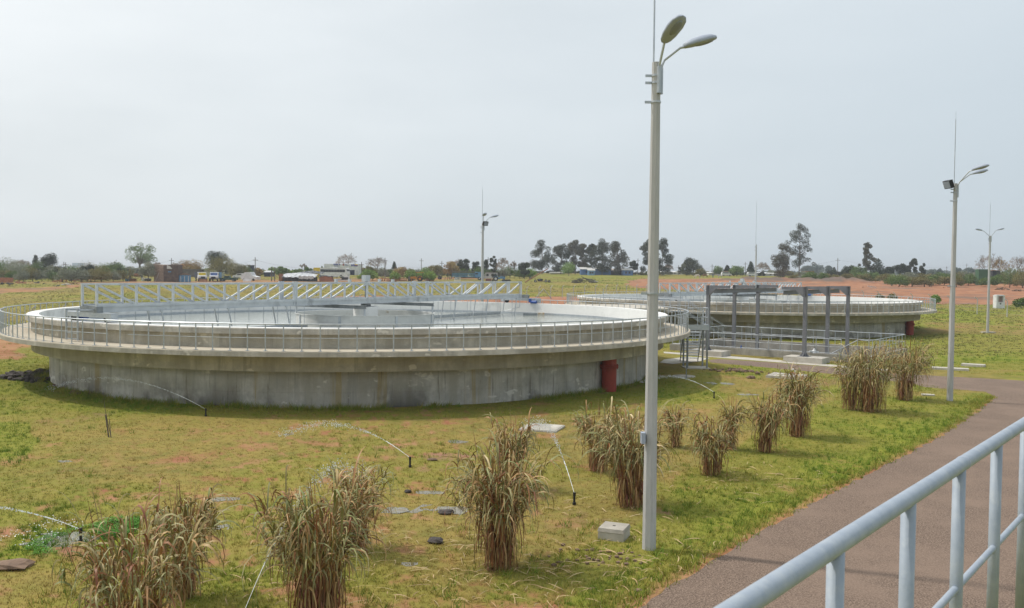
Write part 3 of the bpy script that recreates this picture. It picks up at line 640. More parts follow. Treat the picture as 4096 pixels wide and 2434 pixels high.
# ------------------------------------------------------------------ lamp posts
def head_mesh():
    mb = MB(); n = 14; prof = [(0, .07, .06), (.06, .12, .09), (.2, .16, .12), (.42, .18, .13), (.58, .155, .11), (.68, .09, .065), (.71, .01, .01)]
    vs = []
    for x, wd, hh in prof:
        for k in range(n):
            a = 2 * PI * k / n; z = math.sin(a); vs.append((x, wd * math.cos(a), hh * z if z > 0 else hh * .35 * z))
    fs = [(i * n + k, i * n + (k + 1) % n, (i + 1) * n + (k + 1) % n, (i + 1) * n + k) for i in range(len(prof) - 1) for k in range(n)] + [tuple(range(n))[::-1]]
    return mb.add(vs, fs).mesh('lamp_head', M['lamp'], True)
HEAD = head_mesh()
LENS = MB().blob((.42, 0, -.03), (.42, .2, .07), 12, 0).mesh('lens', M['lens'], True)
def lamp_post(px, py, D, label, arms, flood=None, lean=0, rodtop=12.95, b0=.27, b1=.165, hz=9.75, z0=None):
    b = P(px, py, D); b.z = ground_z(b.x, b.y) if z0 is None else z0
    t = thing('lamp_post', b, label, 'lamp post', group='concrete lamp posts'); hz -= b.z
    mb = MB(); n = 8; mb.tube([(0, 0, -.3), (0, 0, 0), (0, 0, hz)], [b0 / 2 * 1.04, b0 / 2 * 1.04, b1 / 2 * 1.04], n); mb.build('pole', M['conc_pole'], t)
    MB().tube([(-b1 * .3, b1 * .2, hz - .6), (-b1 * .3, b1 * .2, rodtop - b.z - .35)], .018, 7).tube([(-b1 * .3, b1 * .2, rodtop - b.z - .35), (-b1 * .3, b1 * .2, rodtop - b.z)], .006, 5).build('lightning_rod', M['galv'], t)
    for z, r_ in ((hz - .28, .1), (hz - .42, .1), (hz - .8, .105), (hz - 4.6, .125)):
        MB().lathe([(r_, z), (r_, z + .035), (r_ - .02, z + .035), (r_ - .02, z)], 12).box((-r_ - .05, 0, z + .017), (.13, .02, .05)).build('clamp_band', M['galv'], t)
    for arm_ in arms:
        az, reach, rise = arm_[:3]; tilt = arm_[3] if len(arm_) > 3 else -14
        dx, dy = math.cos(az), math.sin(az); o = .1
        pts = [(dx * o, dy * o, hz - .62), (dx * o, dy * o, hz - .1), (dx * (o + .06), dy * (o + .06), hz + .05), (dx * (o + reach * .75), dy * (o + reach * .75), hz + rise * .92), (dx * (o + reach), dy * (o + reach), hz + rise)]
        am = MB().tube(pts, .026, 8).tube([(dx * o, dy * o, hz - .62), (dx * o, dy * o, hz - .1)], .042, 8).build('lamp_arm', M['galv'], t)
        hd = link('lamp_head', HEAD, am, (dx * (o + reach - .05), dy * (o + reach - .05), hz + rise - .01), (0, R(tilt), az))
        link('lens', LENS, am, hd.location, hd.rotation_euler)
    if flood is not None:
        dx, dy = math.cos(flood), math.sin(flood)
        fl = MB().box((dx * .35, dy * .35, hz - .05), (.16, .48, .36), rz=flood, ry=.35).build('floodlight', M['black'], t)
        MB().box((dx * .44, dy * .44, hz - .08), (.02, .42, .30), rz=flood, ry=.35).build('lens', M['lens'], fl)
        MB().bar((0, 0, hz - .15), (dx * .35, dy * .35, hz - .12), .05).build('bracket', M['galv'], t)
    return t
lp = lamp_post(2596, 2197, 17.58, 'tall concrete lamp post nearest the camera, with two lamp heads', [(R(-66), .22, .34, -30), (R(6), .5, .33, -17)], z0=0)
MB().box((-.17, -.1, 2.28), (.08, .16, .22)).build('meter_box', M['lamp'], lp)
lamp_post(3799, 1604, 39.4, 'concrete lamp post at the path bend with a black floodlight on its left', [(R(-40), .6, .55), (R(5), .75, .45)], flood=R(190), z0=0)
lamp_post(3950, 1330, 87.5, 'far right concrete lamp post with lamp heads on both sides', [(R(178), .75, .5), (R(-20), .5, .55)], rodtop=13.2)
lamp_post(1928, 1300, 74, 'concrete lamp post rising behind the front tank, with a small floodlight', [(R(-75), .2, .6), (R(10), .6, .5)], flood=R(-50), rodtop=12.9)
lamp_post(3020, 1250, 114, 'bare concrete post with a lightning rod behind the rear tank', [], rodtop=15.3, hz=9.6)
for px, py, lab in ((3798, 1425, 'small grey meter box on the lamp post'),): pass
# ------------------------------------------------------------------ foreground railing
h = .80
def rp(px, py, drop=0): return Z(px, py, H - h - drop)
A0 = Z(2700, 2597, H - h); B0 = Z(3988, 1765, H - h); dd = (B0 - A0).normalized()
E0 = A0 - dd * .9; E1 = B0 + dd * 4.5
fr = thing('railing', (B0.x, B0.y, 3.7), 'thick grey pipe railing in the near foreground on the right', 'railing'); off = fr.location
mb = MB(off); mb.tube([E0.lerp(E1, i / 12) for i in range(13)], .030, 24); mb.build('top_rail', M['galv_near'], fr, True)
mb = MB(off); dz = Vector((0, 0, -.50)); n_ = Vector((-dd.y, dd.x, 0)) * .03
mb.tube([E0 + dz + n_ * 0 + Vector((0, 0, -.05)), E1 + dz], .0155, 14); mb.build('mid_rail', M['galv_near'], fr, True)
# weld collar
wc = rp(3790, 1845); wc = A0 + dd * (Vector((wc.x, wc.y, A0.z)) - A0).dot(dd)
mb = MB(off); mb.tube([wc - dd * .012, wc, wc + dd * .012], [.0303, .0318, .0303], 20); mb.build('weld', M['lamp'], fr, True)
xs = []
p0 = Z(3344, 2181, H - h); p4 = Z(3988, 1765, H - h); t0 = (p0 - A0).dot(dd); t4 = (p4 - A0).dot(dd); sp = (t4 - t0) / 3
for i in range(-2, 9):
    p = A0 + dd * (t0 + sp * i); mb = MB(off); mb.tube([p + Vector((0, 0, -1.05)), p + Vector((0, 0, -.01))], .0262, 20); mb.build('post', M['galv_near'], fr, True)
# ------------------------------------------------------------------ small things on the lawn
def slabthing(px, py, w_, d_, h_, rz, label, cat='slab', lid=True, name='concrete_slab'):
    b = G(px, py); b.z = ground_z(b.x, b.y); t = thing(name, b, label, cat, rz=rz)
    MB().span(-w_ / 2, w_ / 2, -d_ / 2, d_ / 2, -.05, h_).build('base', M['conc_slab'], t)
    if lid: MB().span(-w_ / 2 + .04, w_ / 2 - .04, -d_ / 2 + .04, d_ / 2 - .04, h_, h_ + .015).build('lid', M['conc_edge'], t)
    return t
b = G(2456, 2150); t = thing('inspection_box', b, 'raised square concrete inspection box beside the nearest lamp post', 'box', rz=R(-22))
MB().add([(-.28, -.28, -.05), (.28, -.28, -.05), (.28, .28, -.05), (-.28, .28, -.05), (-.27, -.27, .17), (.27, -.27, .17), (.27, .27, .17), (-.27, .27, .17)], [(0, 1, 5, 4), (1, 2, 6, 5), (2, 3, 7, 6), (3, 0, 4, 7), (4, 5, 6, 7)]).build('base', M['conc_slab'], t)
ld = MB().add([(-.285, -.285, .172), (.285, -.285, .172), (.285, .285, .172), (-.285, .285, .172), (-.265, -.265, .245), (.265, -.265, .245), (.265, .265, .245), (-.265, .265, .245)], [(3, 2, 1, 0), (0, 1, 5, 4), (1, 2, 6, 5), (2, 3, 7, 6), (3, 0, 4, 7), (4, 5, 6, 7)]).build('lid', M['conc_edge'], t)
MB().span(-.03, .03, -.02, .02, .243, .249).build('finger_hole', M['black'], ld)
slabthing(2168, 1718, 1.35, 1.35, .05, R(-18), 'flat square concrete cover lying in the lawn in front of the front tank', 'cover')
t = slabthing(3148, 1510, 1.9, 1.7, .12, R(-30), 'flat concrete cover with a bent white pipe, beside the gravel path', 'cover')
MB().tube([(.5, -.4, .1), (.5, -.4, .4), (.45, -.35, .5), (.35, -.3, .5), (.3, -.25, .4)], .03, 8).build('vent_pipe', M['white'], t)
slabthing(3712, 1583, .55, .4, .06, R(-20), 'small pale slab in the grass left of the lamp post at the bend', lid=False)
slabthing(3800, 1480, 2.0, .7, .12, R(-25), 'long pale slab left of the lamp post beyond the path', lid=False)
slabthing(3893, 1466, 1.3, .7, .14, R(-35), 'pale slab right of the lamp post beyond the path', lid=False)
slabthing(3952, 1332, 1.2, .6, .1, R(-5), 'thin slab at the foot of the far right lamp post', lid=False)
b = G(2735, 1508); t = thing('manhole_cover', b, 'round concrete manhole cover in the shade beside the front tank', 'manhole')
MB().tube([(0, 0, -.05), (0, 0, .05)], .62, 32).build('collar', M['conc_slab'], t); MB().tube([(0, 0, .05), (0, 0, .075)], .42, 32).build('lid', M['conc_edge'], t)
M['rockd'] = mat('dark_rock', (.05, .045, .045), (.10, .085, .08), 8, .85, bump=.3); M['rockb'] = mat('brown_rock', (.24, .16, .11), (.15, .10, .075), 5, .9, bump=.3)
def rock(px, py, s, m, label, sd_=0):
    b = G(px, py); t = MB().blob((0, 0, s[2] * .3), s, 9, .22, sd_).build('rock', M[m], loc=(b.x, b.y, ground_z(b.x, b.y))); tag(t, label, 'rock'); return t
rock(45, 2270, (.8, .55, .16), 'rockb', 'flat brown rock at the left edge of the lawn', 1)
rock(1784, 2056, (.38, .2, .14), 'rockd', 'dark long stone at the edge of a puddle by the tall reed clump', 2)
rock(1742, 2172, (.34, .28, .15), 'rockd', 'dark grey stone left of the tall reed clump', 3)
rock(1728, 1845, (.36, .2, .1), 'rockb', 'flat reddish stone in mid lawn near a sprinkler', 4)
rock(1632, 1974, (.2, .14, .1), 'rockd', 'small dark stone between the puddle and the reeds', 5)
rock(2552, 2365, (.16, .14, .05), 'rockb', 'small pale stone beside the gravel path near the bottom', 6)
rock(3005, 1515, (.5, .4, .2), 'rockb', 'brown stone left of the cover with the bent pipe', 8)
for i, (px, py, s) in enumerate([(810, 1549, .45), (730, 1560, .3), (420, 1543, .6), (980, 1622, .3)]): pass
# rubble against the tank wall
def heap(name, pts, spread, m, label, cat, n, s0, s1, seed=0):
    r = random.Random(seed); b = G(*pts[0]); b.z = ground_z(b.x, b.y); t = thing(name, b, label, cat); 
    mb = MB()
    for k in range(n):
        q = G(*r.choice(pts)); x, y = q.x + r.gauss(0, spread[0]), q.y + r.gauss(0, spread[1]); s = r.uniform(s0, s1)
        z = ground_z(x, y); mb.blob((x - b.x, y - b.y, z - b.z + s * .2), (s * r.uniform(.8, 1.5), s * r.uniform(.7, 1.2), s * r.uniform(.5, .9)), 6, .3, seed * 1000 + k)
    o = mb.build('rubble', M[m], t); o['kind'] = 'stuff'; return t
heap('rubble_heap', [(110, 1505), (160, 1495), (190, 1525), (140, 1520), (85, 1515)], (.5, .4), 'rockd', 'heap of dark rubble at the left foot of the front tank', 'rubble', 110, .12, .42, 1)
heap('rubble_heap', [(240, 1545), (275, 1553), (330, 1572), (360, 1578)], (.25, .15), 'rockb', 'reddish clods along the left foot of the front tank', 'rubble', 40, .1, .34, 2)
heap('rubble_heap', [(1640, 1622), (1700, 1622), (1760, 1618), (1860, 1612), (1930, 1608)], (.3, .06), 'rockb', 'clods of red earth along the middle foot of the front tank', 'rubble', 45, .08, .3, 3)
heap('rubble_heap', [(2900, 1483), (2960, 1487), (3000, 1490), (3050, 1500), (3120, 1496)], (.6, .2), 'rockb', 'broken stones along the near edge of the gravel path', 'rubble', 60, .08, .3, 4)
heap('rubble_heap', [(2360, 2215), (2430, 2240), (2500, 2230), (2380, 2250)], (.35, .25), 'rockb', 'loose stones in bare earth below the nearest lamp post', 'rubble', 50, .03, .1, 5)
# puddles
def puddle(px, py, w_, d_, seed):
    b = G(px, py); st = .045; nx, ny = int(w_ / st), int(d_ * 1.3 / st); X, Y = np.meshgrid(b.x + (np.arange(nx) - nx / 2) * st, b.y + (np.arange(ny) - ny / 2) * st)
    q = ((X - b.x) / (w_ / 2)) ** 2 + ((Y - b.y) / (d_ * .65)) ** 2; k = (fbm(X, Y, .38, seed) - .30 - .38 * q) > 0
    vs = []; fs = []; Zz = height(X.ravel(), Y.ravel()).reshape(X.shape).mean() + .004; idx = {}
    for i, j in np.argwhere(k):
        f = []
        for di, dj in ((0, 0), (0, 1), (1, 1), (1, 0)):
            key = (i + di, j + dj)
            if key not in idx: idx[key] = len(vs); vs.append((b.x + (key[1] - nx / 2) * st, b.y + (key[0] - ny / 2) * st, Zz))
            f.append(idx[key])
        fs.append(f)
    if not fs: return
    me = bpy.data.meshes.new('puddle'); me.from_pydata(vs, [], fs); me.materials.append(M['puddle']); tag(link('puddle', me), kind='structure')
for i, a in enumerate([(265, 2158, 1.7, 1.0), (1735, 2040, 1.6, .7), (1560, 2045, .9, .5), (1720, 1975, 1.0, .4), (900, 2110, .7, .7), (1830, 1770, .9, .5), (2880, 1535, 1.6, .9), (3000, 1580, 1.2, .5), (1640, 2250, .7, .5), (260, 1848, 1.2, .3), (900, 1998, 1.2, .35), (2760, 1640, .8, .3), (2420, 1800, .9, .5), (1150, 1738, .5, .2)]): puddle(*a, i + 5)
# ------------------------------------------------------------------ sprinklers
M['jet'] = mat('water_drops', (.85, .88, .9), rough=.15, spec=.6)
def sprinkler(px, py, arc, label, dens=1.0, spread=.35, seed=0):
    """arc: list of photo pixels the stream passes, ending on the ground"""
    r = random.Random(seed); b = G(px, py); b.z = ground_z(b.x, b.y)
    t = thing('sprinkler', b, label, 'sprinkler', group='pop up lawn sprinklers')
    MB().tube([(0, 0, 0), (0, 0, .06), (0, 0, .065), (0, 0, .22)], [.045, .045, .028, .028], 10).build('riser', M['black'], t)
    MB().tube([(0, 0, .22), (0, 0, .30)], .035, 10).build('nozzle', M['black'], t)
    if not arc: return
    (ex, ey), top = arc
    e = G(ex, ey); e.z = 0; rel = Vector((e.x - b.x, e.y - b.y, 0)); mb = MB(); N = int(560 * dens)
    f = lambda s: rel * s + Vector((0, 0, .27 + 4 * top * s * (1 - s) - .27 * s * s))
    mb.tube([f(s) for s in np.linspace(0, .16, 14)], [.003 + .004 * s + r.uniform(0, .003) for s in np.linspace(0, 1, 14)], 5)
    for k in range(N):
        s = r.random() ** .9 * .88 + .11; sg = .006 + max(0, s - .2) * spread
        p = f(s) + Vector((r.gauss(0, sg), r.gauss(0, sg), r.gauss(0, sg * .5) - abs(r.gauss(0, sg * .5)))); p.z = max(p.z, .02)
        z = r.uniform(.004, .012) * (1 + .2 * s); mb.add([p + Vector((z, 0, -z)), p + Vector((-z, z, -z)), p + Vector((-z, -z, -z)), p + Vector((0, 0, z))], [(0, 1, 3), (1, 2, 3), (2, 0, 3), (0, 2, 1)])
    o = mb.build('water_jet', M['jet'], t); o['kind'] = 'stuff'
sprinkler(323, 2170, ((-500, 2075), .35), 'black sprinkler in the clover puddle at left, spraying left', 1.2, .1, 1)
sprinkler(1640, 1873, ((1130, 1740), .6), 'black sprinkler in mid lawn spraying towards the puddled middle', 1.2, .22, 2)
sprinkler(2297, 2020, ((2110, 1712), .8), 'black sprinkler between the tall reed clump and the lamp post', 1.3, .3, 3)
sprinkler(823, 1665, ((180, 1560), .8), 'black sprinkler near the left foot of the front tank', 1.2, .12, 4)
sprinkler(2856, 1595, ((2560, 1530), .45), 'black sprinkler in shade right of the front tank', 1.1, .15, 5)
sprinkler(960, 2560, ((1500, 1960), 1.3), 'sprinkler below the picture edge spraying up between the reed clumps', 1.3, .35, 6)
# broken sapling and stakes
b = G(435, 1750); t = thing('stake', b, 'two thin dark stakes with a bare sapling standing in the left lawn', 'stake')
MB().tube([(0, 0, 0), (-.1, 0, .75)], .022, 6).build('stick', M['bark'], t); MB().tube([(.06, .03, 0), (-.12, 0, .95), (-.2, .1, 1.35)], [.012, .008, .004], 5).build('sapling', M['bark'], t)
MB().tube([(.1, -.05, 0), (.02, 0, .6)], .012, 6).build('stick', M['bark'], t)
# ------------------------------------------------------------------ reed clumps
def strips(path, width, wid_end=.1):
    """path (n,k,3) centre lines, width (n,) -> quads strips (two-sided), facing roughly sideways"""
    n, k, _ = path.shape; d = np.gradient(path, axis=1); side = np.cross(d, np.array([0, 0, 1.0])); ln = np.linalg.norm(side, axis=2, keepdims=True)
    side = np.where(ln > 1e-4, side / np.maximum(ln, 1e-4), np.array([1.0, 0, 0]))
    tw = rng.uniform(-.9, .9, (n, 1, 1)); up = np.array([0, 0, 1.0]); side = side * np.cos(tw) + up * np.sin(tw)
    s = np.linspace(0, 1, k)[None, :, None]; prof = np.minimum(1, (s * 5 + .35)) * (1 - s ** 2.2 * (1 - wid_end)); hw = width[:, None, None] * prof / 2
    Lf, Rt = path - side * hw, path + side * hw; V = np.stack([Lf, Rt], 2).reshape(n * k * 2, 3)
    i = np.arange(n)[:, None] * k * 2 + np.arange(k - 1)[None] * 2; F = np.stack([i, i + 1, i + 3, i + 2], -1).reshape(-1, 4); return V, F
def clump(px, py, hgt, spread, label, nst=60, D=None, seed=0, big=0, lean=(0, 0), green=.0):
    global rng
    rng = np.random.default_rng(seed + 100)
    b = G(px, py); b.z = 0; t = thing('reed_clump', b, label, 'plant', group='tufted dry reed clumps'); r0 = spread * rng.uniform(.11, .17); fl = rng.uniform(.7, 1.1); dp_ = rng.uniform(-.25, .3)
    n = nst; a = rng.uniform(0, 2 * PI, n); rr = r0 * np.sqrt(rng.uniform(0, 1, n)); base = np.stack([rr * np.cos(a), rr * np.sin(a), np.zeros(n)], -1)
    hh = hgt * rng.uniform(.55, .97, n); out = np.stack([np.cos(a), np.sin(a)], -1); ln = fl * rng.uniform(.05, .85, n) * spread * .5
    k = 6; s = np.linspace(0, 1, k)[None, :, None]
    path = np.repeat(base[:, None], k, 1); path[..., 2:] += hh[:, None, None] * s; path[..., :2] += out[:, None] * ln[:, None, None] * s ** 2.2 + np.array(lean) * s ** 1.5 * hgt * .3
    n3 = n; V1, F1 = strips(path, np.full(n3, .026)); t1 = np.repeat(rng.uniform(0, 1, n3), k * 2)
    link('stems', np_mesh('stems', V1, F1, M['reed_stem'], {'tone': t1}), t, kind='stuff')
    def leaves(m, lo, hi, down):
        idx = rng.integers(0, n, m); f = rng.uniform(lo, hi, m); pos = base[idx].copy(); pos[:, 2] += hh[idx] * f; pos[:, :2] += out[idx] * (ln[idx] * f ** 2.2)[:, None] + np.array(lean) * (f ** 1.5)[:, None] * hgt * .3
        a2 = a[idx] + rng.normal(0, .9, m); L = rng.uniform(.45, 1.15, m) * hgt * .55; k = 8; s = np.linspace(0, 1, k)[None, :]
        up0 = rng.uniform(.8, 1.5, m); droop = rng.uniform(1.6, 3.3, m) + dp_ * (1.0 if not down else 1.2)
        if down: up0 = rng.uniform(-.9, .4, m)
        th = up0[:, None] - droop[:, None] * s ** 1.3; ds = L[:, None] / (k - 1)
        hx = np.cumsum(np.cos(th) * ds, 1) - np.cos(th[:, :1]) * ds; hz = np.cumsum(np.sin(th) * ds, 1) - np.sin(th[:, :1]) * ds
        wob = rng.normal(0, .25, m)[:, None] * s ** 2
        hx = np.abs(hx) * (.3 if down else 1) * (1 if down else rng.uniform(.35, .9, (m, 1)))
        X = pos[:, 0:1] + hx * np.cos(a2[:, None] + wob); Y = pos[:, 1:2] + hx * np.sin(a2[:, None] + wob); Zz = np.maximum(pos[:, 2:3] + hz, .03)
        return np.stack([X, Y, Zz], -1), rng.uniform(.018, .044, m)
    p1, w1 = leaves(int(nst * 5.2), .55, 1.0, False); p2, w2 = leaves(int(nst * 1.8), .2, .7, True)
    V1, F1 = strips(p1, w1); tn1 = rng.beta(1.3, 1.3, len(p1)) * .95 + .05 + green; V2, F2 = strips(p2, w2); tn2 = rng.uniform(0, .5, len(p2))
    tn = np.concatenate([np.repeat(tn1, 16), np.repeat(tn2, 16)])
    lo = thing
    link('leaves', np_mesh('leaves', np.concatenate([V1, V2]), np.concatenate([F1, F2 + len(V1)]), M['reed'], {'tone': np.clip(tn, 0, 1)}), t, kind='stuff')
    # upright plumes / young shoots on top
    m = int(nst * .6); a3 = rng.uniform(0, 2 * PI, m); rr = spread * .45 * np.sqrt(rng.uniform(0, 1, m)); k = 5; s = np.linspace(0, 1, k)[None, :, None]
    st = np.stack([rr * np.cos(a3), rr * np.sin(a3), hgt * rng.uniform(.62, .88, m)], -1); st[:, :2] += np.array(lean) * hgt * .25
    dr = np.stack([np.cos(a3) * .35, np.sin(a3) * .35, np.ones(m)], -1); pth = st[:, None] + dr[:, None] * s * (hgt * rng.uniform(.15, .32, m))[:, None, None]
    V3, F3 = strips(pth, np.full(m, .02), .05); link('shoots', np_mesh('shoots', V3, F3, M['reed'], {'tone': np.repeat(rng.uniform(0, .5, m), k * 2)}), t, kind='stuff')
    if big:
        pb, wb = leaves(big, .7, 1.0, False)
        for i in range(big):
            Vb, Fb = strips(pb[i:i + 1], np.array([.036])); link('leaf', np_mesh('leaf', Vb, Fb, M['reed'], {'tone': np.full(len(Vb), rng.uniform(.25, 1))}), t)
clump(545, 2620, 2.0, 2.2, 'reed clump at the bottom left corner of the lawn, cut by the picture edge', 85, seed=1, big=60)
clump(735, 2390, 1.75, 1.3, 'reed clump just behind the bottom left one, with brown shoots', 60, seed=2, big=40)
clump(1275, 2490, 2.15, 2.3, 'widest reed clump at the bottom, second from the left in the front row', 120, seed=3, big=70)
clump(1440, 2200, 1.65, 1.2, 'slim reed clump behind the widest one, with dark upright shoots', 50, seed=4, big=30)
clump(1995, 2270, 2.15, 1.65, 'tall reed clump alone in mid lawn between two sprinklers', 105, seed=5, big=70)
clump(2040, 1960, 1.75, 1.3, 'reed clump directly behind the tall lone one', 60, seed=6, big=20)
clump(2520, 2025, 2.25, 1.8, 'broad reed clump immediately left of the nearest lamp post', 110, seed=7, big=60, green=.08)
clump(2392, 1885, 1.75, 1.5, 'reed clump behind and left of the broad one at the lamp post', 65, seed=8)
clump(2700, 1790, 1.35, .95, 'small reed clump just right of the nearest lamp post', 40, seed=9)
clump(2845, 1900, 1.65, 1.5, 'orange brown reed clump right of the nearest lamp post', 70, seed=10)
clump(2925, 1800, 1.6, .9, 'slim reed clump behind the orange brown one', 38, seed=11)
clump(3062, 1810, 1.85, 1.5, 'leaning reed clump in the middle of the right hand row', 70, seed=12, lean=(.25, 0), green=.05)
clump(3192, 1748, 2.3, 1.9, 'tall grey green reed clump left of the open lawn', 90, seed=13, green=.1)
clump(3400, 1640, 2.2, 1.5, 'reed clump leftmost of the group before the pit', 60, seed=14, green=.1)
clump(3478, 1648, 2.7, 2.4, 'large green topped reed clump before the pit', 120, seed=15, green=.15)
clump(3612, 1602, 2.7, 2.0, 'rightmost reed clump, leaning right before the pit', 90, seed=16, lean=(.4, 0), green=.1)
# ------------------------------------------------------------------ lawn blades, straw, clover
def scatter(n, y0, y1, xf=.62):
    u = rng.uniform(0, 1, n); y = y0 * (y1 / y0) ** (u ** .9); x = rng.uniform(-xf, xf, n) * y; return x, y
PATHPOLY = [tuple(p) for p in PL] + [tuple(G(4700, 1560)[:2]), tuple((mr_[1] + dirr * 24)[:2]), tuple(mr_[0][:2]), tuple(mr_[1][:2]), tuple((mr_[1] - dirr * 3)[:2])]
XPOLY = [tuple(G(*p)[:2]) for p in [(3985, 1590), (3936, 1567), (3652, 1535), (3370, 1501), (2850, 1452), (2640, 1458), (2640, 1404), (3366, 1461), (3630, 1482), (4700, 1545), (4700, 1620)]]
def clear(x, y):
    k = ~inpoly(x, y, PATHPOLY) & ~inpoly(x, y, XPOLY)
    for C in (C1, C2): k &= np.hypot(x - C.x, y - C.y) > 16.8
    du = (x - N1.x) * PU.x + (y - N1.y) * PU.y; dv = (x - N1.x) * PV.x + (y - N1.y) * PV.y
    k &= ~((du > -.4) & (du < PLEN + .4) & (dv > -.4) & (dv < PWID + .4)); return k
def blades(name, n, y0, y1, per, hgt, wid, mt, dens=None, lean=.5, kind='stuff', tone=None, xf=.62):
    x, y = scatter(n, y0, y1, xf); k = clear(x, y); so, gr = zones(x, y)
    k &= rng.uniform(0, 1, n) < (np.clip(1.15 - so * 1.3, 0, 1) if dens is None else dens(x, y, so, gr)); x, y, so, gr = x[k], y[k], so[k], gr[k]
    m = len(x); sc = np.clip(y / 24, .8, 6) if y1 < 80 else np.ones(m); z = height(x, y)
    X = np.repeat(x, per) + rng.normal(0, .03 if y1 < 80 else .12, m * per) * np.repeat(sc, per); Y = np.repeat(y, per) + rng.normal(0, .03, m * per) * np.repeat(sc, per); Z_ = np.repeat(z, per)
    hh = rng.uniform(.5, 1.2, m * per) * (hgt if y1 < 80 else hgt * np.repeat(np.clip(y / 170, .3, 1.2), per)) * np.repeat(.7 + gr * .7, per) ; a = rng.uniform(0, 2 * PI, m * per); ww = wid * np.repeat(np.sqrt(sc), per)
    dx, dy = np.cos(a) * ww, np.sin(a) * ww; lx, ly = rng.normal(0, lean, m * per) * hh, rng.normal(0, lean, m * per) * hh
    V = np.stack([np.stack([X - dx, Y - dy, Z_ - .01], -1), np.stack([X + dx, Y + dy, Z_ - .01], -1), np.stack([X + lx, Y + ly, Z_ + hh], -1)], 1).reshape(-1, 3)
    F = np.arange(len(V)).reshape(-1, 3); tn = np.clip(np.repeat(gr * 1.0 + (0 if tone is None else tone), per) + rng.normal(0, .16, m * per), 0, 1)
    tag(link(name, np_mesh(name, V, F, mt, {'tone': np.repeat(tn, 3)}, smooth=False)), 'short mixed green and dry grass covering the ground', 'grass', kind=kind)
rng = np.random.default_rng(5)
blades('lawn_grass', 90000, 12.5, 60, 6, .05, .006, M['turf'])
blades('lawn_tufts', 5000, 12.5, 66, 16, .12, .007, M['turf'], dens=lambda x, y, so, gr: .15 + gr * .8, tone=.1)
blades('meadow_grass', 60000, 62, 330, 5, .16, .035, M['meadow'], dens=lambda x, y, so, gr: np.clip(1 - so * 2.2, 0, 1), xf=.75)
# taller weeds at the foot of the tank and along the path edge
def weeds(name, X0, Y0, hgt, per, label):
    m = len(X0); z = height(X0, Y0); X = np.repeat(X0, per) + rng.normal(0, .07, m * per); Y = np.repeat(Y0, per) + rng.normal(0, .07, m * per); Z_ = np.repeat(z, per); hh = hgt * rng.uniform(.3, 1.2, m * per) * np.repeat(rng.uniform(.4, 1.2, m), per)
    a = rng.uniform(0, 2 * PI, m * per); dx, dy = np.cos(a) * .009, np.sin(a) * .009; lx, ly = rng.normal(0, .45, m * per) * hh, rng.normal(0, .45, m * per) * hh
    V = np.stack([np.stack([X - dx, Y - dy, Z_ - .01], -1), np.stack([X + dx, Y + dy, Z_ - .01], -1), np.stack([X + lx, Y + ly, Z_ + hh], -1)], 1).reshape(-1, 3)
    tag(link(name, np_mesh(name, V, np.arange(len(V)).reshape(-1, 3), M['turf'], {'tone': np.repeat(np.clip(np.repeat(rng.uniform(.3, 1, m), per) + rng.normal(0, .1, m * per), 0, 1), 3)}, smooth=False)), label, 'weeds', kind='stuff')
a = rng.uniform(R(190), R(350), 1500); q = 16.75 + np.abs(rng.normal(0, .3, 1500)); wx, wy = C1.x + q * np.cos(a), C1.y + q * np.sin(a); k = fbm(wx, wy, 1.5, 4) > .47
weeds('weeds', wx[k], wy[k], .28, 12, 'uneven taller weeds along the foot of the front tank')
i_ = rng.integers(0, len(PL) - 1, 900); f_ = rng.uniform(0, 1, 900)[:, None]; q = PL[i_] * (1 - f_) + PL[i_ + 1] * f_ + np.stack([-np.abs(rng.normal(.35, .35, 900)), np.zeros(900)], -1)
weeds('edge_weeds', q[:, 0], q[:, 1], .16, 10, 'ragged grass tufts along the left edge of the path')
wx, wy = scatter(2600, 13, 50, .55); k = clear(wx, wy) & (fbm(wx, wy, 2.5, 14) > .55); weeds('lawn_weeds', wx[k], wy[k], .17, 14, 'scattered coarse weed tufts in the lawn')
# clover patch and white flowers
def patch(name, poly, n, hgt, wid, mt, label, cat):
    xs = np.array(wpoly(poly)); x = rng.uniform(xs[:, 0].min(), xs[:, 0].max(), n); y = rng.uniform(xs[:, 1].min(), xs[:, 1].max(), n); k = inpoly(x, y, [tuple(q) for q in xs]) & (fbm(x, y, .5, 5) > .42); x, y = x[k], y[k]
    z = height(x, y) + rng.uniform(.02, hgt, len(x)); a = rng.uniform(0, 2 * PI, len(x)); m = len(x); Vs = []
    for j in range(3): Vs.append(np.stack([x + wid * np.cos(a + j * 2.1), y + wid * np.sin(a + j * 2.1), z + rng.uniform(-wid, wid, m) * .6], -1))
    V = np.stack(Vs, 1).reshape(-1, 3); tag(link(name, np_mesh(name, V, np.arange(len(V)).reshape(-1, 3), mt, {'tone': np.repeat(rng.uniform(0, 1, m), 3)}, smooth=False)), label, cat, kind='stuff')
patch('clover', [(90, 2200), (160, 2150), (330, 2110), (560, 2070), (545, 2130), (420, 2170), (350, 2140), (230, 2150), (180, 2190), (240, 2215), (60, 2230)], 12000, .06, .016, M['clover'], 'bright green clover round the left sprinkler', 'clover')
patch('clover', [(370, 2110), (470, 2075), (560, 2085), (550, 2140), (400, 2160)], 8000, .12, .018, M['clover'], 'dense mound of bright clover right of the left sprinkler', 'clover')
patch('flowers', [(0, 2150), (240, 2070), (330, 2095), (380, 2160), (130, 2200), (0, 2180)], 500, .14, .014, M['jet'], 'tiny white clover flowers round the left sprinkler', 'flowers')
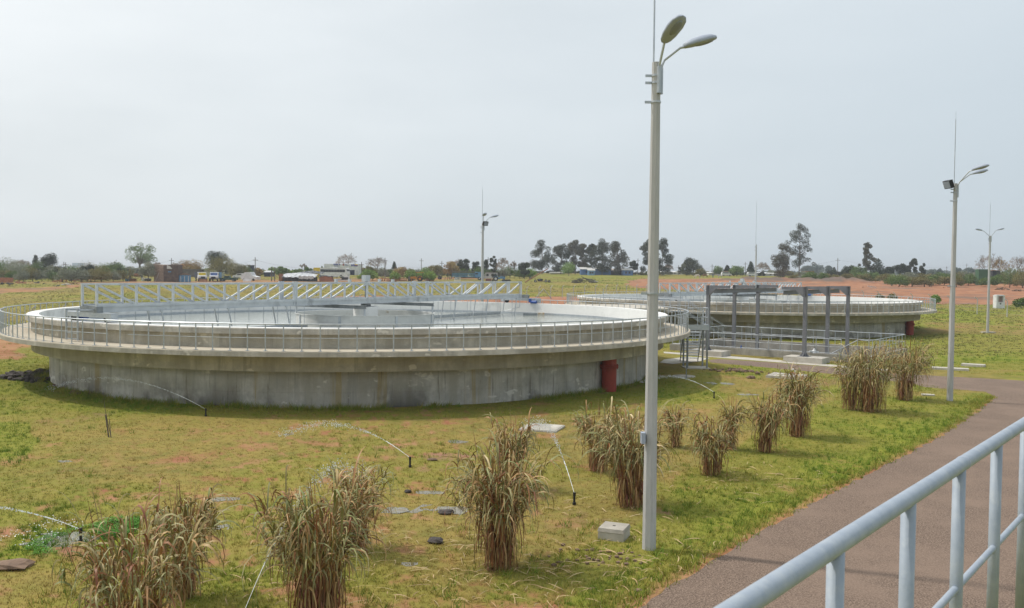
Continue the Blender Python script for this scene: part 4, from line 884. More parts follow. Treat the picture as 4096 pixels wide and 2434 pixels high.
# straw litter
m = 900; cx = []; 
spots = [(1300, 2380), (2000, 2300), (1700, 2300), (2150, 2350), (2500, 2230), (2450, 2050), (1500, 2150), (1800, 2200), (2900, 1930), (2750, 2200), (3100, 1900), (2300, 2350), (900, 2380), (2700, 2300)]
sp_ = [G(*s) for s in spots]; idx = rng.integers(0, len(sp_), m); bx = np.array([[q.x, q.y] for q in sp_])[idx] + rng.normal(0, 1.1, (m, 2)); k_ = clear(bx[:, 0], bx[:, 1]) & (bx[:, 1] > 12); bx = bx[k_]; m = len(bx)
a = rng.uniform(0, 2 * PI, m); L_ = rng.uniform(.08, .6, m); s = np.linspace(0, 1, 6)[None]; aa = a[:, None] + rng.normal(0, .5, m)[:, None] * s
X = bx[:, :1] + np.cumsum(np.cos(aa), 1) * L_[:, None] / 6; Y = bx[:, 1:] + np.cumsum(np.sin(aa), 1) * L_[:, None] / 6
Zs = height(X.ravel(), Y.ravel()).reshape(X.shape) + .03 + .03 * np.sin(s * 3)
V, F = strips(np.stack([X, Y, Zs], -1), rng.uniform(.010, .024, m)); tag(link('straw', np_mesh('straw', V, F, M['straw'], {'tone': np.repeat(rng.uniform(0, 1, m), 12)})), 'fallen dry reed leaves scattered on the lawn', 'straw', kind='stuff')
# ------------------------------------------------------------------ trees
def crown_mesh(name, cl, nleaf, size, mt, flat=1.0):
    c = np.array([q[:3] for q in cl]); rd = np.array([q[3] for q in cl]); wts = rd ** 2 / np.sum(rd ** 2); idx = rng.choice(len(cl), nleaf, p=wts)
    d = rng.normal(0, 1, (nleaf, 3)); d /= np.linalg.norm(d, axis=1, keepdims=True); p = c[idx] + d * (rd[idx] * rng.uniform(.25, 1.05, nleaf) ** .6)[:, None] * np.array([1, 1, flat])
    u = rng.normal(0, 1, (nleaf, 3)); u /= np.linalg.norm(u, axis=1, keepdims=True); v = np.cross(u, rng.normal(0, 1, (nleaf, 3))); v /= np.linalg.norm(v, axis=1, keepdims=True)
    sz = (size * rng.uniform(.5, 1.3, nleaf))[:, None]
    V = np.stack([p - u * sz, p + v * sz * .6, p + u * sz, p - v * sz * .6], 1).reshape(-1, 3); F = np.arange(len(V)).reshape(-1, 4)
    tone = np.repeat(np.clip(rng.normal(.5, .2, nleaf) + (rng.uniform(-.3, .3, len(cl)))[idx], 0, 1), 4)
    return np_mesh(name, V, F, mt, {'tone': tone}, smooth=False)
CR = {'bush': 1.35, 'sparse': 1.75, 'bare': 1.0, 'umbrella': 1.0, 'pine': 1.6, 'euc': 2.0, 'round': 1.6, 'open': 1.5}
def tree(px, top, wpx, base, D, kind, fol, label, seed, cat='tree', group='trees on the horizon', name='tree'):
    """base photo row of the foot, top photo row, width in photo pixels, at depth D"""
    global rng
    rng = np.random.default_rng(seed * 13 + 5); r = random.Random(seed)
    b = P(px, base, D); g = ground_z(b.x, b.y); tz = P(px, top, D).z; b.z = g; hgt = max(1.0, tz - g); W = wpx * D / FPX; t = thing(name, b, label, cat, group=group); px_m = D / FPX * 4; lf = max(.14, px_m * .5)
    tr = MB(); cl = []; bark = M['bark']
    if kind == 'bush':
        hgt *= 1.2
        nb = max(5, int(W * 2.2)); 
        for i in range(nb): x = r.uniform(-.5, .5) * W * .8; hz = hgt * (1 - (x / (W * .6)) ** 2) * r.uniform(.5, 1); cl.append((x, r.uniform(-.3, .3) * W * .5, hz * .66, max(.4, hz * .40)))
        tr.tube([(0, 0, 0), (0, 0, hgt * .5)], [W * .03, .03], 5); nl = int(300 + 100 * nb)
    elif kind == 'round':
        tr.tube([(0, 0, -.2), (.02 * W, 0, hgt * .35), (0, 0, hgt * .75)], [W * .035, W * .028, .04], 6)
        for i in range(22):
            a = r.uniform(0, 2 * PI); q = r.random() ** .5; z = r.uniform(.32, .86); rad = math.sin(PI * min(1, (z - .12) / .88)) ** .6 * W * .47 * q
            c = (rad * math.cos(a), rad * math.sin(a), z * hgt, W * r.uniform(.1, .17)); cl.append(c)
            if i % 2 == 0: tr.tube([(0, 0, hgt * .3), (c[0] * .6, c[1] * .6, c[2] * .8), c[:3]], [W * .014, W * .009, .02], 4)
        nl = 2200
    elif kind == 'euc':
        tr.tube([(0, 0, -.2), (.03 * W, 0, hgt * .4), (-.02 * W, 0, hgt * .7), (0, 0, hgt * .95)], [W * .03, W * .022, W * .014, .03], 6)
        for i in range(30):
            z = r.uniform(.12, .96); env = (.6 + .4 * math.sin(PI * z)) * (1 - max(0, z - .75) * 2.6); a = r.uniform(0, 2 * PI); rad = env * W * .5 * r.random() ** .35
            c = (rad * math.cos(a), rad * math.sin(a), z * hgt, W * r.uniform(.07, .13)); cl.append(c); tr.tube([(0, 0, c[2] * .75), c[:3]], [W * .010, .02], 4)
        nl = 5000; bark = M['bark_pale']
    elif kind == 'sparse':      # open eucalyptus with sky between the pads
        tr.tube([(0, 0, -.2), (.02 * W, 0, hgt * .5), (0, 0, hgt * .97)], [W * .02, W * .014, .04], 6)
        for i in range(34):
            z = .22 + .76 * (i + .5) / 34; env = min(1, (1.1 - z) * 1.55); a = r.choice((0, PI)) + r.gauss(0, .7); rad = env * W * .5 * r.uniform(.1, 1)
            c = (rad * math.cos(a), rad * math.sin(a) * .8, z * hgt + rad * .15, W * r.uniform(.045, .085)); cl.append(c); tr.tube([(0, 0, c[2] - rad * .5 if c[2] - rad * .5 > hgt * .15 else hgt * .15), c[:3]], [W * .007, .02], 4)
        nl = 3800; bark = M['bark_pale']
    elif kind == 'open':        # broad spreading broadleaf
        tr.tube([(0, 0, -.2), (0, 0, hgt * .3)], [W * .03, W * .024], 7)
        for i in range(34):
            a = r.uniform(0, 2 * PI); q = math.sqrt(r.random()); rad = W * .46 * q; z = hgt * (.95 - .42 * q ** 2) * r.uniform(.82, 1) if i % 3 else hgt * r.uniform(.38, .6)
            c = (rad * math.cos(a), rad * math.sin(a), z, W * r.uniform(.05, .09)); cl.append(c); tr.tube([(0, 0, hgt * .28), (c[0] * .35, c[1] * .35, hgt * .28 + (z - hgt * .28) * .55), c[:3]], [W * .014, W * .008, .02], 4)
        nl = 2600
    elif kind == 'pine':
        tr.tube([(0, 0, -.2), (0, 0, hgt)], [W * .04, .03], 6)
        for i in range(26): z = .15 + .82 * i / 26; rad = (1 - z) ** .8 * W * .4; a = i * 2.4; cl.append((rad * math.cos(a), rad * math.sin(a), z * hgt, W * .06 + (1 - z) * W * .14))
        nl = 1800
    elif kind in ('bare', 'umbrella'):
        segs = []; tips = []
        def grow(p, d, L, rad, dep):
            q = p + d * L; segs.append((p, q, rad))
            if dep == 0: tips.append(q); return
            for k in range(3 if dep > 2 else 2):
                a = Vector((r.gauss(0, 1), r.gauss(0, 1), r.gauss(0, .5) + (.25 if kind == 'bare' else .1))); nd = (d + a.normalized() * (.62 if kind == 'bare' else .8)).normalized()
                grow(q, nd, L * r.uniform(.62, .82), rad * .62, dep - 1)
        grow(Vector((0, 0, 0)), Vector((0, 0, 1)), hgt * .24, W * .025, 5)
        mxx = max(max(abs(q.x), abs(q.y)) for _, q, _ in segs); mz = max(q.z for _, q, _ in segs)
        fx, fz = W * .48 / mxx, hgt * .97 / mz; sc = lambda v: Vector((v.x * fx, v.y * fx, v.z * fz))
        for p, q, rad in segs: tr.tube([sc(p), sc(q)], [max(rad, .035), max(rad * .62, .03)], 3)
        for q in tips[::max(1, len(tips) // 140)]: e = sc(q); cl.append((e.x, e.y, e.z, W * .05))
        nl = 900 if kind == 'bare' else 3200; lf = lf * (.5 if kind == 'bare' else .62); bark = mat_bare
    if kind == 'umbrella':
        cl = []
        for i in range(90):
            a_ = r.uniform(0, 2 * PI); q = math.sqrt(r.random()); cl.append((W * .44 * q * math.cos(a_), W * .44 * q * math.sin(a_), hgt * (.90 - .38 * q ** 2.2) * r.uniform(.82, 1), W * .06))
        nl = 2000 if fol == 'bare' else 2600; lf *= .8
    tr.build('trunk', bark, t); cl = [(a_, b_2, c_, d_ * CR.get(kind, 1.5)) for a_, b_2, c_, d_ in cl]
    link('crown', crown_mesh('crown', cl, int(nl * 1.8), lf, M['f_' + fol], .85), t)
    return t
mat_bare = mat('bare_branch', (.15, .12, .10), (.20, .17, .14), 1, .9)
TREES = [ # px, top, width, base, D, kind, foliage, label
 (143, 1019, 46, 1110, 270, 'pine', 'dark', 'slim dark conifer at far left'), (202, 1005, 68, 1115, 262, 'round', 'dark', 'dark round tree beside the slim conifer at far left'),
 (80, 1036, 110, 1105, 300, 'umbrella', 'bare', 'bare spreading tree behind the far left shrubs'), (559, 970, 150, 1086, 330, 'open', 'green', 'broad open green tree left of the brick ruin'),
 (860, 1010, 100, 1100, 300, 'euc', 'dark', 'dark tree tops behind the brown spreading tree'), (880, 1030, 118, 1113, 268, 'round', 'olive', 'olive brown spreading tree by the parked trucks'),
 (955, 1054, 85, 1110, 278, 'round', 'olive', 'low olive tree right of the spreading brown tree'), (760, 1040, 90, 1100, 300, 'round', 'ochre', 'thin yellowish tree behind the truck cabs'),
 (348, 1054, 62, 1126, 228, 'round', 'dark', 'dark tree above the rubble tip'), (380, 1076, 55, 1126, 226, 'bush', 'olive', 'olive bush right of the dark tree at the rubble tip'),
 (430, 1063, 55, 1115, 260, 'round', 'green', 'green tree behind the water trailer'), (475, 1058, 70, 1108, 290, 'bush', 'lime', 'pale green bush behind the water trailer'),
 (592, 1047, 66, 1124, 232, 'round', 'grey', 'grey green tree against the brick ruin'), (628, 1044, 60, 1100, 300, 'umbrella', 'bare', 'bare twiggy tree behind the brick ruin'),
 (700, 1046, 60, 1098, 305, 'umbrella', 'bare', 'bare twiggy tree right of the brick ruin'), (1033, 1072, 34, 1114, 262, 'round', 'ochre', 'small ochre tree right of the covered car'),
 (1132, 1067, 44, 1106, 290, 'round', 'green', 'dark green round tree behind the tarpaulin shack'), (1213, 1055, 36, 1100, 300, 'bare', 'bare', 'small bare tree left of the bus'),
 (1233, 1068, 30, 1102, 296, 'round', 'green', 'green tree at the back end of the bus'), (1288, 1065, 14, 1092, 330, 'pine', 'green', 'tiny green tree above the bus'),
 (1385, 1008, 96, 1090, 340, 'umbrella', 'bare', 'bare fan shaped tree behind the white shop building'), (1510, 1022, 98, 1096, 310, 'umbrella', 'bare', 'bare branching tree with a thick trunk right of the shop'),
 (1471, 1063, 38, 1100, 300, 'round', 'olive', 'dark olive bush at the foot of the bare tree'), (1577, 1046, 28, 1092, 330, 'pine', 'dark', 'dark pointed conifer in the middle distance'),
 (1598, 1070, 60, 1104, 290, 'round', 'ochre', 'orange tinged bush right of the bare tree'), (1740, 1062, 62, 1100, 300, 'round', 'olive', 'pale olive tree in the middle distance'),
 (1805, 1045, 58, 1103, 292, 'round', 'ochre', 'yellow olive tree above the blue truck'), (1832, 1033, 60, 1096, 320, 'umbrella', 'bare', 'bare tree behind the yellow olive one'),
 (1855, 1033, 48, 1098, 310, 'round', 'dark', 'dark domed tree left of the rear lamp post'), (1903, 1044, 34, 1096, 318, 'round', 'dark', 'dark small tree just left of the rear lamp post'),
 (1943, 1041, 28, 1098, 312, 'euc', 'dark', 'dark tree just right of the rear lamp post'), (1973, 1022, 26, 1100, 305, 'euc', 'euc', 'tall thin dark tree right of the rear lamp post'),
 (2013, 1026, 66, 1103, 295, 'umbrella', 'bare', 'bare rounded tree right of the rear lamp post'), (2057, 1042, 36, 1103, 296, 'bare', 'bare', 'small bare tree before the dark bush'), (2098, 1041, 44, 1103, 294, 'round', 'dark', 'dark domed bush tree left of the eucalyptus row'),
 (2168, 958, 76, 1100, 385, 'euc', 'euc', 'leftmost tall eucalyptus of the row'), (2243, 973, 66, 1100, 390, 'euc', 'euc', 'second eucalyptus from the left in the row'), (2301, 964, 72, 1100, 395, 'euc', 'eucb', 'brownish eucalyptus third in the row'),
 (2335, 973, 46, 1100, 400, 'euc', 'eucb', 'slender brownish eucalyptus in mid row'), (2364, 978, 54, 1100, 385, 'euc', 'euc', 'bent eucalyptus before the blue building'), (2408, 957, 72, 1101, 380, 'euc', 'euc', 'tallest dark eucalyptus near the right of the row'),
 (2469, 973, 78, 1101, 385, 'euc', 'eucb', 'wide rightmost eucalyptus of the row'), (2275, 1056, 46, 1101, 360, 'bush', 'lime', 'bright green bush at the left of the blue building'), (2532, 1040, 36, 1098, 390, 'round', 'dark', 'small dark tree right of the blue building'),
 (2592, 958, 62, 1098, 380, 'euc', 'euc', 'eucalyptus seen left of the nearest lamp post'), (2648, 955, 66, 1098, 382, 'euc', 'euc', 'eucalyptus seen right of the nearest lamp post'), (2673, 1052, 46, 1096, 400, 'umbrella', 'bare', 'pale bare tree right of the nearest lamp post'),
 (2772, 1028, 68, 1100, 385, 'round', 'euc', 'broad dark tree above the grazing horses'), (2745, 1043, 34, 1100, 388, 'euc', 'grey', 'thin greyish tree beside the broad dark one'), (2801, 1074, 40, 1102, 365, 'bush', 'olive', 'round olive bush beside the white horse'),
 (2722, 1069, 18, 1096, 410, 'round', 'dark', 'tiny dark tree on the skyline'), (2909, 1061, 34, 1096, 410, 'pine', 'dark', 'dark pointed tree above the dirt mounds'), (2947, 1064, 58, 1100, 385, 'round', 'green', 'green tree above the dirt mounds'),
 (2872, 1072, 28, 1098, 400, 'bush', 'green', 'small green bush on the skyline'), (3003, 1045, 36, 1098, 390, 'pine', 'dark', 'dark conifer left of the bare post'), (3048, 1046, 66, 1098, 395, 'umbrella', 'bare', 'bare spreading tree right of the bare post'),
 (3133, 980, 80, 1106, 330, 'euc', 'eucb', 'tall leaning eucalyptus left of the tallest tree'), (3195, 897, 140, 1106, 335, 'sparse', 'euc', 'tallest tree, an open eucalyptus with sky between its branches'),
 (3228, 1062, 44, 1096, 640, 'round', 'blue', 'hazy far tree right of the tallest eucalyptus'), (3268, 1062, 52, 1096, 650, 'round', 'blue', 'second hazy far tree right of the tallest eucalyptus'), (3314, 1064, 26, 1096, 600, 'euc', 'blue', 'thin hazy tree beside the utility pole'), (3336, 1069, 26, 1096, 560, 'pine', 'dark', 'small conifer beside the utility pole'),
 (3465, 974, 78, 1100, 350, 'sparse', 'eucb', 'airy eucalyptus rising from dark shrubs'), (3395, 1063, 50, 1100, 355, 'round', 'dark', 'dark shrub left of the airy eucalyptus'), (3432, 1068, 52, 1100, 350, 'bush', 'green', 'green shrub at the foot of the airy eucalyptus'), (3512, 1034, 66, 1100, 352, 'pine', 'dark', 'dark peaked tree right of the airy eucalyptus'),
 (3553, 1068, 44, 1100, 356, 'round', 'dark', 'low dark tree in mid right skyline'), (3600, 1052, 52, 1100, 354, 'round', 'dark', 'dark tree clump in mid right skyline'), (3632, 1061, 34, 1100, 356, 'pine', 'dark', 'small dark peaked tree in mid right skyline'),
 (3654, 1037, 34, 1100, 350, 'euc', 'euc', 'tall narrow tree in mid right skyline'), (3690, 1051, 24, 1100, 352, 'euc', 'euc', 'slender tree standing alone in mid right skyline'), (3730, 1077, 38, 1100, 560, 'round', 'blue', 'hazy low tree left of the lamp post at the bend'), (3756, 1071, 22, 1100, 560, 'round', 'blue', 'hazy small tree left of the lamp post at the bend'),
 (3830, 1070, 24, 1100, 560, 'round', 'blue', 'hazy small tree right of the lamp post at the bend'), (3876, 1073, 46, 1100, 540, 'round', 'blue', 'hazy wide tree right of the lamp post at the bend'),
 (3948, 1010, 112, 1106, 290, 'umbrella', 'bare', 'brown flat topped tree left of the far right lamp post'), (4004, 1020, 80, 1106, 286, 'umbrella', 'ochre', 'ochre flat topped tree right of the far right lamp post'), (4066, 1017, 96, 1106, 292, 'umbrella', 'bare', 'brown flat topped tree at the right edge'), (4150, 1020, 90, 1106, 290, 'umbrella', 'bare', 'brown tree just outside the right edge'),
]
for i, T in enumerate(TREES): tree(*T, seed=i + 1)
# shrub belts: each shrub its own thing
FN = {'olive': 'olive brown', 'green': 'mid green', 'dark': 'dark green', 'grey': 'greyish', 'lime': 'bright green'}
LM = [(0, 'at the left edge'), (60, 'above the orange brick block'), (143, 'below the slim dark conifer'), (202, 'below the dark round tree'), (256, 'at the two poles'), (302, 'below the distant blue tower'), (348, 'above the bridge end'), (430, 'behind the water trailer'), (500, 'left of the rusty cylinder'), (559, 'under the broad green tree'), (620, 'behind the ruin'), (700, 'right of the ruin'), (760, 'behind the navy truck bed'), (808, 'behind the yellow sheeted truck'), (857, 'behind the blue roofed truck'), (915, 'behind the green pickup'), (1003, 'behind the shrouded car'), (1090, 'behind the two timber poles'), (1180, 'behind the tarpaulin shack'), (1260, 'behind the coach'), (1364, 'in front of the shop'), (1446, 'at the leaning pole right of the shop'), (1510, 'at the foot of the bare branching tree'), (1577, 'below the pointed conifer'), (1630, 'behind the orange tractor'), (1720, 'behind the red trailer side'), (1791, 'behind the timber tripod'), (1860, 'behind the old blue truck'), (1928, 'behind the rear lamp post'), (2013, 'under the bare rounded tree'), (2098, 'below the dark domed tree'), (2168, 'under the leftmost eucalyptus'), (2243, 'under the second eucalyptus'), (2346, 'at the left blue wing'), (2412, 'at the middle blue wing'), (2511, 'at the right blue wing'), (2600, 'behind the nearest lamp post'), (2690, 'at the row of low white roofs'), (2772, 'behind the cream horse'), (2880, 'behind the grey horse'), (2947, 'behind the dirt mounds'), (3020, 'at the bare post'), (3133, 'under the tall leaning eucalyptus'), (3195, 'under the tallest tree'), (3268, 'below the hazy far trees'), (3350, 'at the tall pole with crossarm'), (3432, 'left of the airy eucalyptus'), (3512, 'right of the airy eucalyptus'), (3600, 'below the dark tree clump'), (3690, 'below the slender lone tree'), (3760, 'left of the lamp post at the bend'), (3830, 'right of the lamp post at the bend'), (3890, 'below the hazy wide tree'), (3940, 'at the green panelled enclosure'), (4004, 'under the ochre flat topped tree'), (4066, 'near the right edge'), (4140, 'at the very right edge')]
USED = {}
def belt(lst, label, grp):
    for i, (px, top, wd, base, D, fol) in enumerate(lst):
        lm = min(LM, key=lambda q: abs(q[0] - px))[1]; l0 = f"{FN[fol]} shrub {'in front' if D < 232 else ''}".strip() + ' ' + lm; k = USED.get(l0, 0); USED[l0] = k + 1
        l0 = [l0, 'low ' + l0, 'small rounded ' + l0, 'ragged ' + l0, 'broad ' + l0][min(k, 4)]
        tree(px, top, wd, base, D, 'bush', fol, l0, seed=200 + i + int(px), cat='shrub', group=grp, name='shrub')
r = random.Random(3); L1 = []
for i, px in enumerate(range(-40, 480, 26)): L1.append((px + r.uniform(-8, 8), r.uniform(1048, 1074) - (12 if px < 120 else 0), r.uniform(50, 75), 1124, r.uniform(232, 262), r.choice(['olive', 'green', 'dark', 'green', 'grey'])))
for i, px in enumerate(range(-30, 500, 40)): L1.append((px + r.uniform(-8, 8), r.uniform(1072, 1088), r.uniform(50, 70), 1127, r.uniform(218, 228), r.choice(['olive', 'grey', 'green'])))
belt(L1, 'shrub of the dense green thicket along the far left', 'shrubs of the far left thicket')
L2 = [(px + r.uniform(-6, 6), r.uniform(1072, 1086), r.uniform(36, 60), 1102, r.uniform(290, 325), r.choice(['green', 'lime', 'olive', 'green', 'grey'])) for px in range(480, 2130, 34) if not 1235 < px < 1440 and not 590 < px < 720]
L2 += [(px, r.uniform(1082, 1090), 44, 1112, 262, 'lime') for px in (1448, 1470, 1490, 1580, 1640, 1680, 1720)]
belt(L2, 'low green shrub of the long hedge behind the scrapyard', 'shrubs of the hedge behind the scrapyard')
L3_ = [(px + r.uniform(-6, 6), r.uniform(1085, 1093), r.uniform(34, 56), 1103, r.uniform(390, 420), r.choice(['green', 'dark', 'olive', 'grey'])) for px in range(2120, 3420, 40)]
belt(L3_, 'low shrub on the skyline behind the blue building and horses', 'low shrubs on the middle skyline')
L4 = [(px + r.uniform(-8, 8), r.uniform(1094, 1102) - (6 if px > 3850 else 0), r.uniform(60, 95), 1116, r.uniform(290, 330), r.choice(['olive', 'green', 'olive', 'grey'])) for px in range(3180, 4180, 36)]
L4 += [(px + r.uniform(-8, 8), r.uniform(1102, 1112), r.uniform(60, 90), 1126, r.uniform(245, 270), r.choice(['olive', 'green', 'olive'])) for px in range(3560, 4180, 44)]
L4 += [(3478, 1092, 54, 1112, 300, 'green'), (4040, 1082, 70, 1122, 250, 'green'), (4100, 1080, 80, 1125, 245, 'olive'), (4085, 1192, 44, 1222, 140, 'green'), (4110, 1186, 40, 1220, 142, 'green'), (3745, 1184, 22, 1200, 150, 'lime'), (3570, 1178, 26, 1190, 160, 'olive'), (3520, 1180, 20, 1188, 165, 'olive')]
belt(L4, 'low green shrub of the scrub beyond the bare red earth at right', 'shrubs beyond the red earth')
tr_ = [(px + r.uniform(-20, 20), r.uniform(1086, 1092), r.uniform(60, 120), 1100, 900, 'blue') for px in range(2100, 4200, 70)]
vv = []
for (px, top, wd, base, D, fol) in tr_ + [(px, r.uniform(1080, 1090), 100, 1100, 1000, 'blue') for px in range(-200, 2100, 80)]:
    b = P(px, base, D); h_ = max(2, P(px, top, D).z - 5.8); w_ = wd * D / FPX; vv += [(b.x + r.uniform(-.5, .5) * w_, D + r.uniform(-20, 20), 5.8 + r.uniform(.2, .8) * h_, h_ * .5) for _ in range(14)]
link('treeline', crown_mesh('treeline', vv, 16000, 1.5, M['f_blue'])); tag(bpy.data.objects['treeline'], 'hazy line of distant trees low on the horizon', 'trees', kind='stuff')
# ------------------------------------------------------------------ far buildings, vehicles and scrap
def paint(n, c, c2=None, r=.55): 
    if n not in M: M[n] = mat(n, c, c2 or tuple(x * .75 for x in c), 1.2, r)
    return M[n]
WH, YE, BL, DK, GR, RU = paint('white_body_paint', (.72, .73, .74)), paint('yellow_paint', (.70, .52, .05)), paint('light_blue_paint', (.10, .26, .45)), paint('dark_metal', (.045, .05, .06)), paint('green_paint', (.03, .08, .06)), M['rust']
ORG = paint('orange_paint', (.55, .22, .03)); TARP = paint('silver_tarpaulin', (.62, .63, .65), (.40, .41, .43)); BTARP = paint('dark_tarpaulin', (.07, .075, .085), (.16, .165, .18)); NAVY = paint('navy_paint', (.02, .03, .07)); TILE = paint('clay_brick', (.42, .17, .09), (.30, .12, .07))
PLAST = paint('pale_plaster', (.62, .62, .60)); WOODG = paint('grey_weathered_timber', (.16, .145, .13), (.09, .08, .075)); CREAM = paint('cream_plaster', (.45, .46, .34)); BWALL = paint('blue_wall_paint', (.085, .17, .37), (.07, .15, .33)); BWALL2 = paint('pale_blue_wall_paint', (.17, .33, .55))
def at(px, py): b = G(px, py); b.z = ground_z(b.x, b.y); return b
def W_(npx, b): return npx * b.y / FPX
whl = MB().tube([(0, -.14, 0), (0, .14, 0)], .48, 14).mesh('wheel', M['rubber']); hub = MB().tube([(0, -.16, 0), (0, .16, 0)], .2, 10).mesh('hub', WH)
def wheels(t, pts, s=1.0, hubs=True):
    for p in pts:
        w_ = link('wheel', whl, t, p); w_.scale = (s, 1, s)
        if hubs: link('hub', hub, w_)
def prismx(mb, prof, y0, y1):                      # profile in x,z extruded along y
    n = len(prof); return mb.add([(x, y0, z) for x, z in prof] + [(x, y1, z) for x, z in prof], [tuple(range(n)), tuple(range(2 * n - 1, n - 1, -1))] + [(i, i + n, (i + 1) % n + n, (i + 1) % n) for i in range(n)])
# coach
b = at(1327, 1112); t = thing('coach', b, 'white and yellow coach with dark windows behind the tarpaulin shack', 'bus', rz=R(-14))
prismx(MB(), [(-3.6, .45), (5.9, .45), (6.0, 1.4), (5.75, 3.05), (5.45, 3.3), (-3.6, 3.3)], -1.25, 1.25).build('body', WH, t)
prismx(MB(), [(-6.0, .6), (-3.602, .45), (-3.602, 3.3), (-5.8, 3.3), (-6.0, 3.1)], -1.252, 1.252).build('rear_body', YE, t)
for i in range(9): MB().span(-3.5 + i * .98, -2.56 + i * .98, -1.27, 1.27, 1.85, 2.75).build('window', M['glass'], t)
MB().box((5.86, 0, 2.1), (.06, 2.2, 1.4), ry=-.12).build('windscreen', M['glass'], t); MB().span(0, 1.8, -.8, .8, 3.3, 3.5).build('roof_unit', WH, t)
wheels(t, [(3.9, -1.15, .5), (3.9, 1.15, .5), (-3.6, -1.15, .5), (-3.6, 1.15, .5)])
# shop
b = P(1364, 1100, 330); b.z = ground_z(b.x, b.y); wd = W_(137, b); t = thing('shop_building', b, 'white flat roofed shop building with blue and yellow signboards', 'building', rz=R(-3)); tz = P(1364, 1057, 330).z - b.z
MB().span(-wd / 2, wd / 2, 0, 8, -.5, tz).build('wall', WH, t); MB().span(wd * .26, wd * .40, -.05, -.002, 0, tz * .46).build('door', NAVY, t); MB().span(wd * .42, wd * .46, -.5, -.3, -.2, tz * .5).build('pillar', WH, t)
sg = MB().span(-wd * .22, -wd * .03, -.08, -.004, tz * .88, tz * 1.02).build('signboard', paint('sign_blue', (.03, .05, .32)), t); MB().span(-wd * .2, -wd * .13, -.1, -.082, tz * .93, tz * .96).span(-wd * .10, -wd * .05, -.1, -.082, tz * .92, tz * .98).build('lettering', WH, sg)
MB().span(-wd * .21, -wd * .04, -.02, -.004, tz * .78, tz * .81).build('lettering', paint('sign_blue', (0, 0, 0)), t)
sg = MB().span(wd * .30, wd * .40, -.08, -.004, tz * .80, tz * 1.0).build('signboard', paint('sign_blue', (0, 0, 0)), t); MB().span(wd * .31, wd * .38, -.1, -.082, tz * .93, tz * .96).span(wd * .33, wd * .385, -.1, -.082, tz * .83, tz * .86).build('lettering', WH, sg)
MB().span(wd * .401, wd * .49, -.08, -.004, tz * .93, tz * 1.0).build('signboard', YE, t); MB().span(wd * .401, wd * .49, -.08, -.004, tz * .88, tz * .929).build('signboard', M['red'], t); MB().span(wd * .401, wd * .49, -.08, -.004, tz * .80, tz * .879).build('signboard', paint('sign_blue', (0, 0, 0)), t)
MB().box((wd * .07, -.03, tz * .93), (.6, .05, .6)).build('emblem', M['red'], t); MB().span(wd * .11, wd * .18, -.03, -.004, tz * .93, tz * .96).span(wd * .11, wd * .23, -.03, -.004, tz * .87, tz * .9).build('lettering', paint('sign_blue', (0, 0, 0)), t)
# generic small building
def house(px, base, wpx, top, D, wall, roof, label, depth=6, kind='flat', wins=0, rz=0, over=.3):
    b = P(px, base, D); b.z = ground_z(b.x, b.y); wd = W_(wpx, b); h_ = P(px, top, D).z - b.z; t = thing('house', b, label, 'building', rz=rz); hw = h_ if kind == 'flat' else h_ * .72
    MB().span(-wd / 2, wd / 2, 0, depth, -.6, hw).build('wall', wall, t)
    if kind == 'flat': MB().span(-wd / 2 - over, wd / 2 + over, -over, depth + over, hw + .002, hw + .15).build('roof', roof, t)
    elif kind == 'shed': MB().add([(-wd / 2 - over, -over, hw), (wd / 2 + over, -over, hw), (wd / 2 + over, depth, h_), (-wd / 2 - over, depth, h_), (-wd / 2 - over, -over, hw + .1), (wd / 2 + over, -over, hw + .1), (wd / 2 + over, depth, h_ + .1), (-wd / 2 - over, depth, h_ + .1)], [(3, 2, 1, 0), (4, 5, 6, 7), (0, 1, 5, 4), (1, 2, 6, 5), (2, 3, 7, 6), (3, 0, 4, 7)]).build('roof', roof, t)
    else: MB().add([(-wd / 2 - over, -over, hw), (wd / 2 + over, -over, hw), (wd / 2 + over, depth + over, hw), (-wd / 2 - over, depth + over, hw), (-wd / 2, depth / 2, h_), (wd / 2, depth / 2, h_)], [(0, 1, 5, 4), (2, 3, 4, 5), (1, 2, 5), (3, 0, 4), (3, 2, 1, 0)]).build('roof', roof, t)
    for i in range(wins): x = -wd / 2 + wd * (i + 1) / (wins + 1); MB().span(x - .4, x + .4, -.03, -.004, hw * .35, hw * .75).build('window', M['glass'], t)
    return t
house(2346, 1102, 46, 1070, 378, BWALL, PLAST, 'left bright blue wing of the building among the eucalyptus trees', kind='shed', wins=1)
house(2366, 1103, 26, 1076, 372, BWALL2, PLAST, 'small pale blue annex with two windows in front of the blue wings', depth=4, kind='shed', wins=2)
house(2412, 1102, 62, 1068, 380, BWALL, PLAST, 'middle blue wing of the building behind the tallest eucalyptus', kind='shed', wins=0)
house(2462, 1102, 44, 1076, 384, DK, paint('rusty_roof', (.5, .42, .36)), 'dark open shed with a pale roof between two blue wings', kind='shed')
house(2511, 1102, 42, 1074, 380, BWALL, PLAST, 'right blue wing of the building, with a mono pitch roof', kind='shed', wins=2)
house(2228, 1100, 56, 1089, 400, PLAST, PLAST, 'low white shed left of the blue building', kind='gable'); house(2585, 1100, 50, 1088, 400, PLAST, TARP, 'low pale house right of the blue building', kind='gable')
house(2690, 1098, 90, 1086, 410, PLAST, WH, 'row of low white roofs right of the nearest lamp post', kind='gable', wins=4); house(2860, 1098, 50, 1089, 405, PLAST, WH, 'white roofed house behind the white horse', kind='gable')
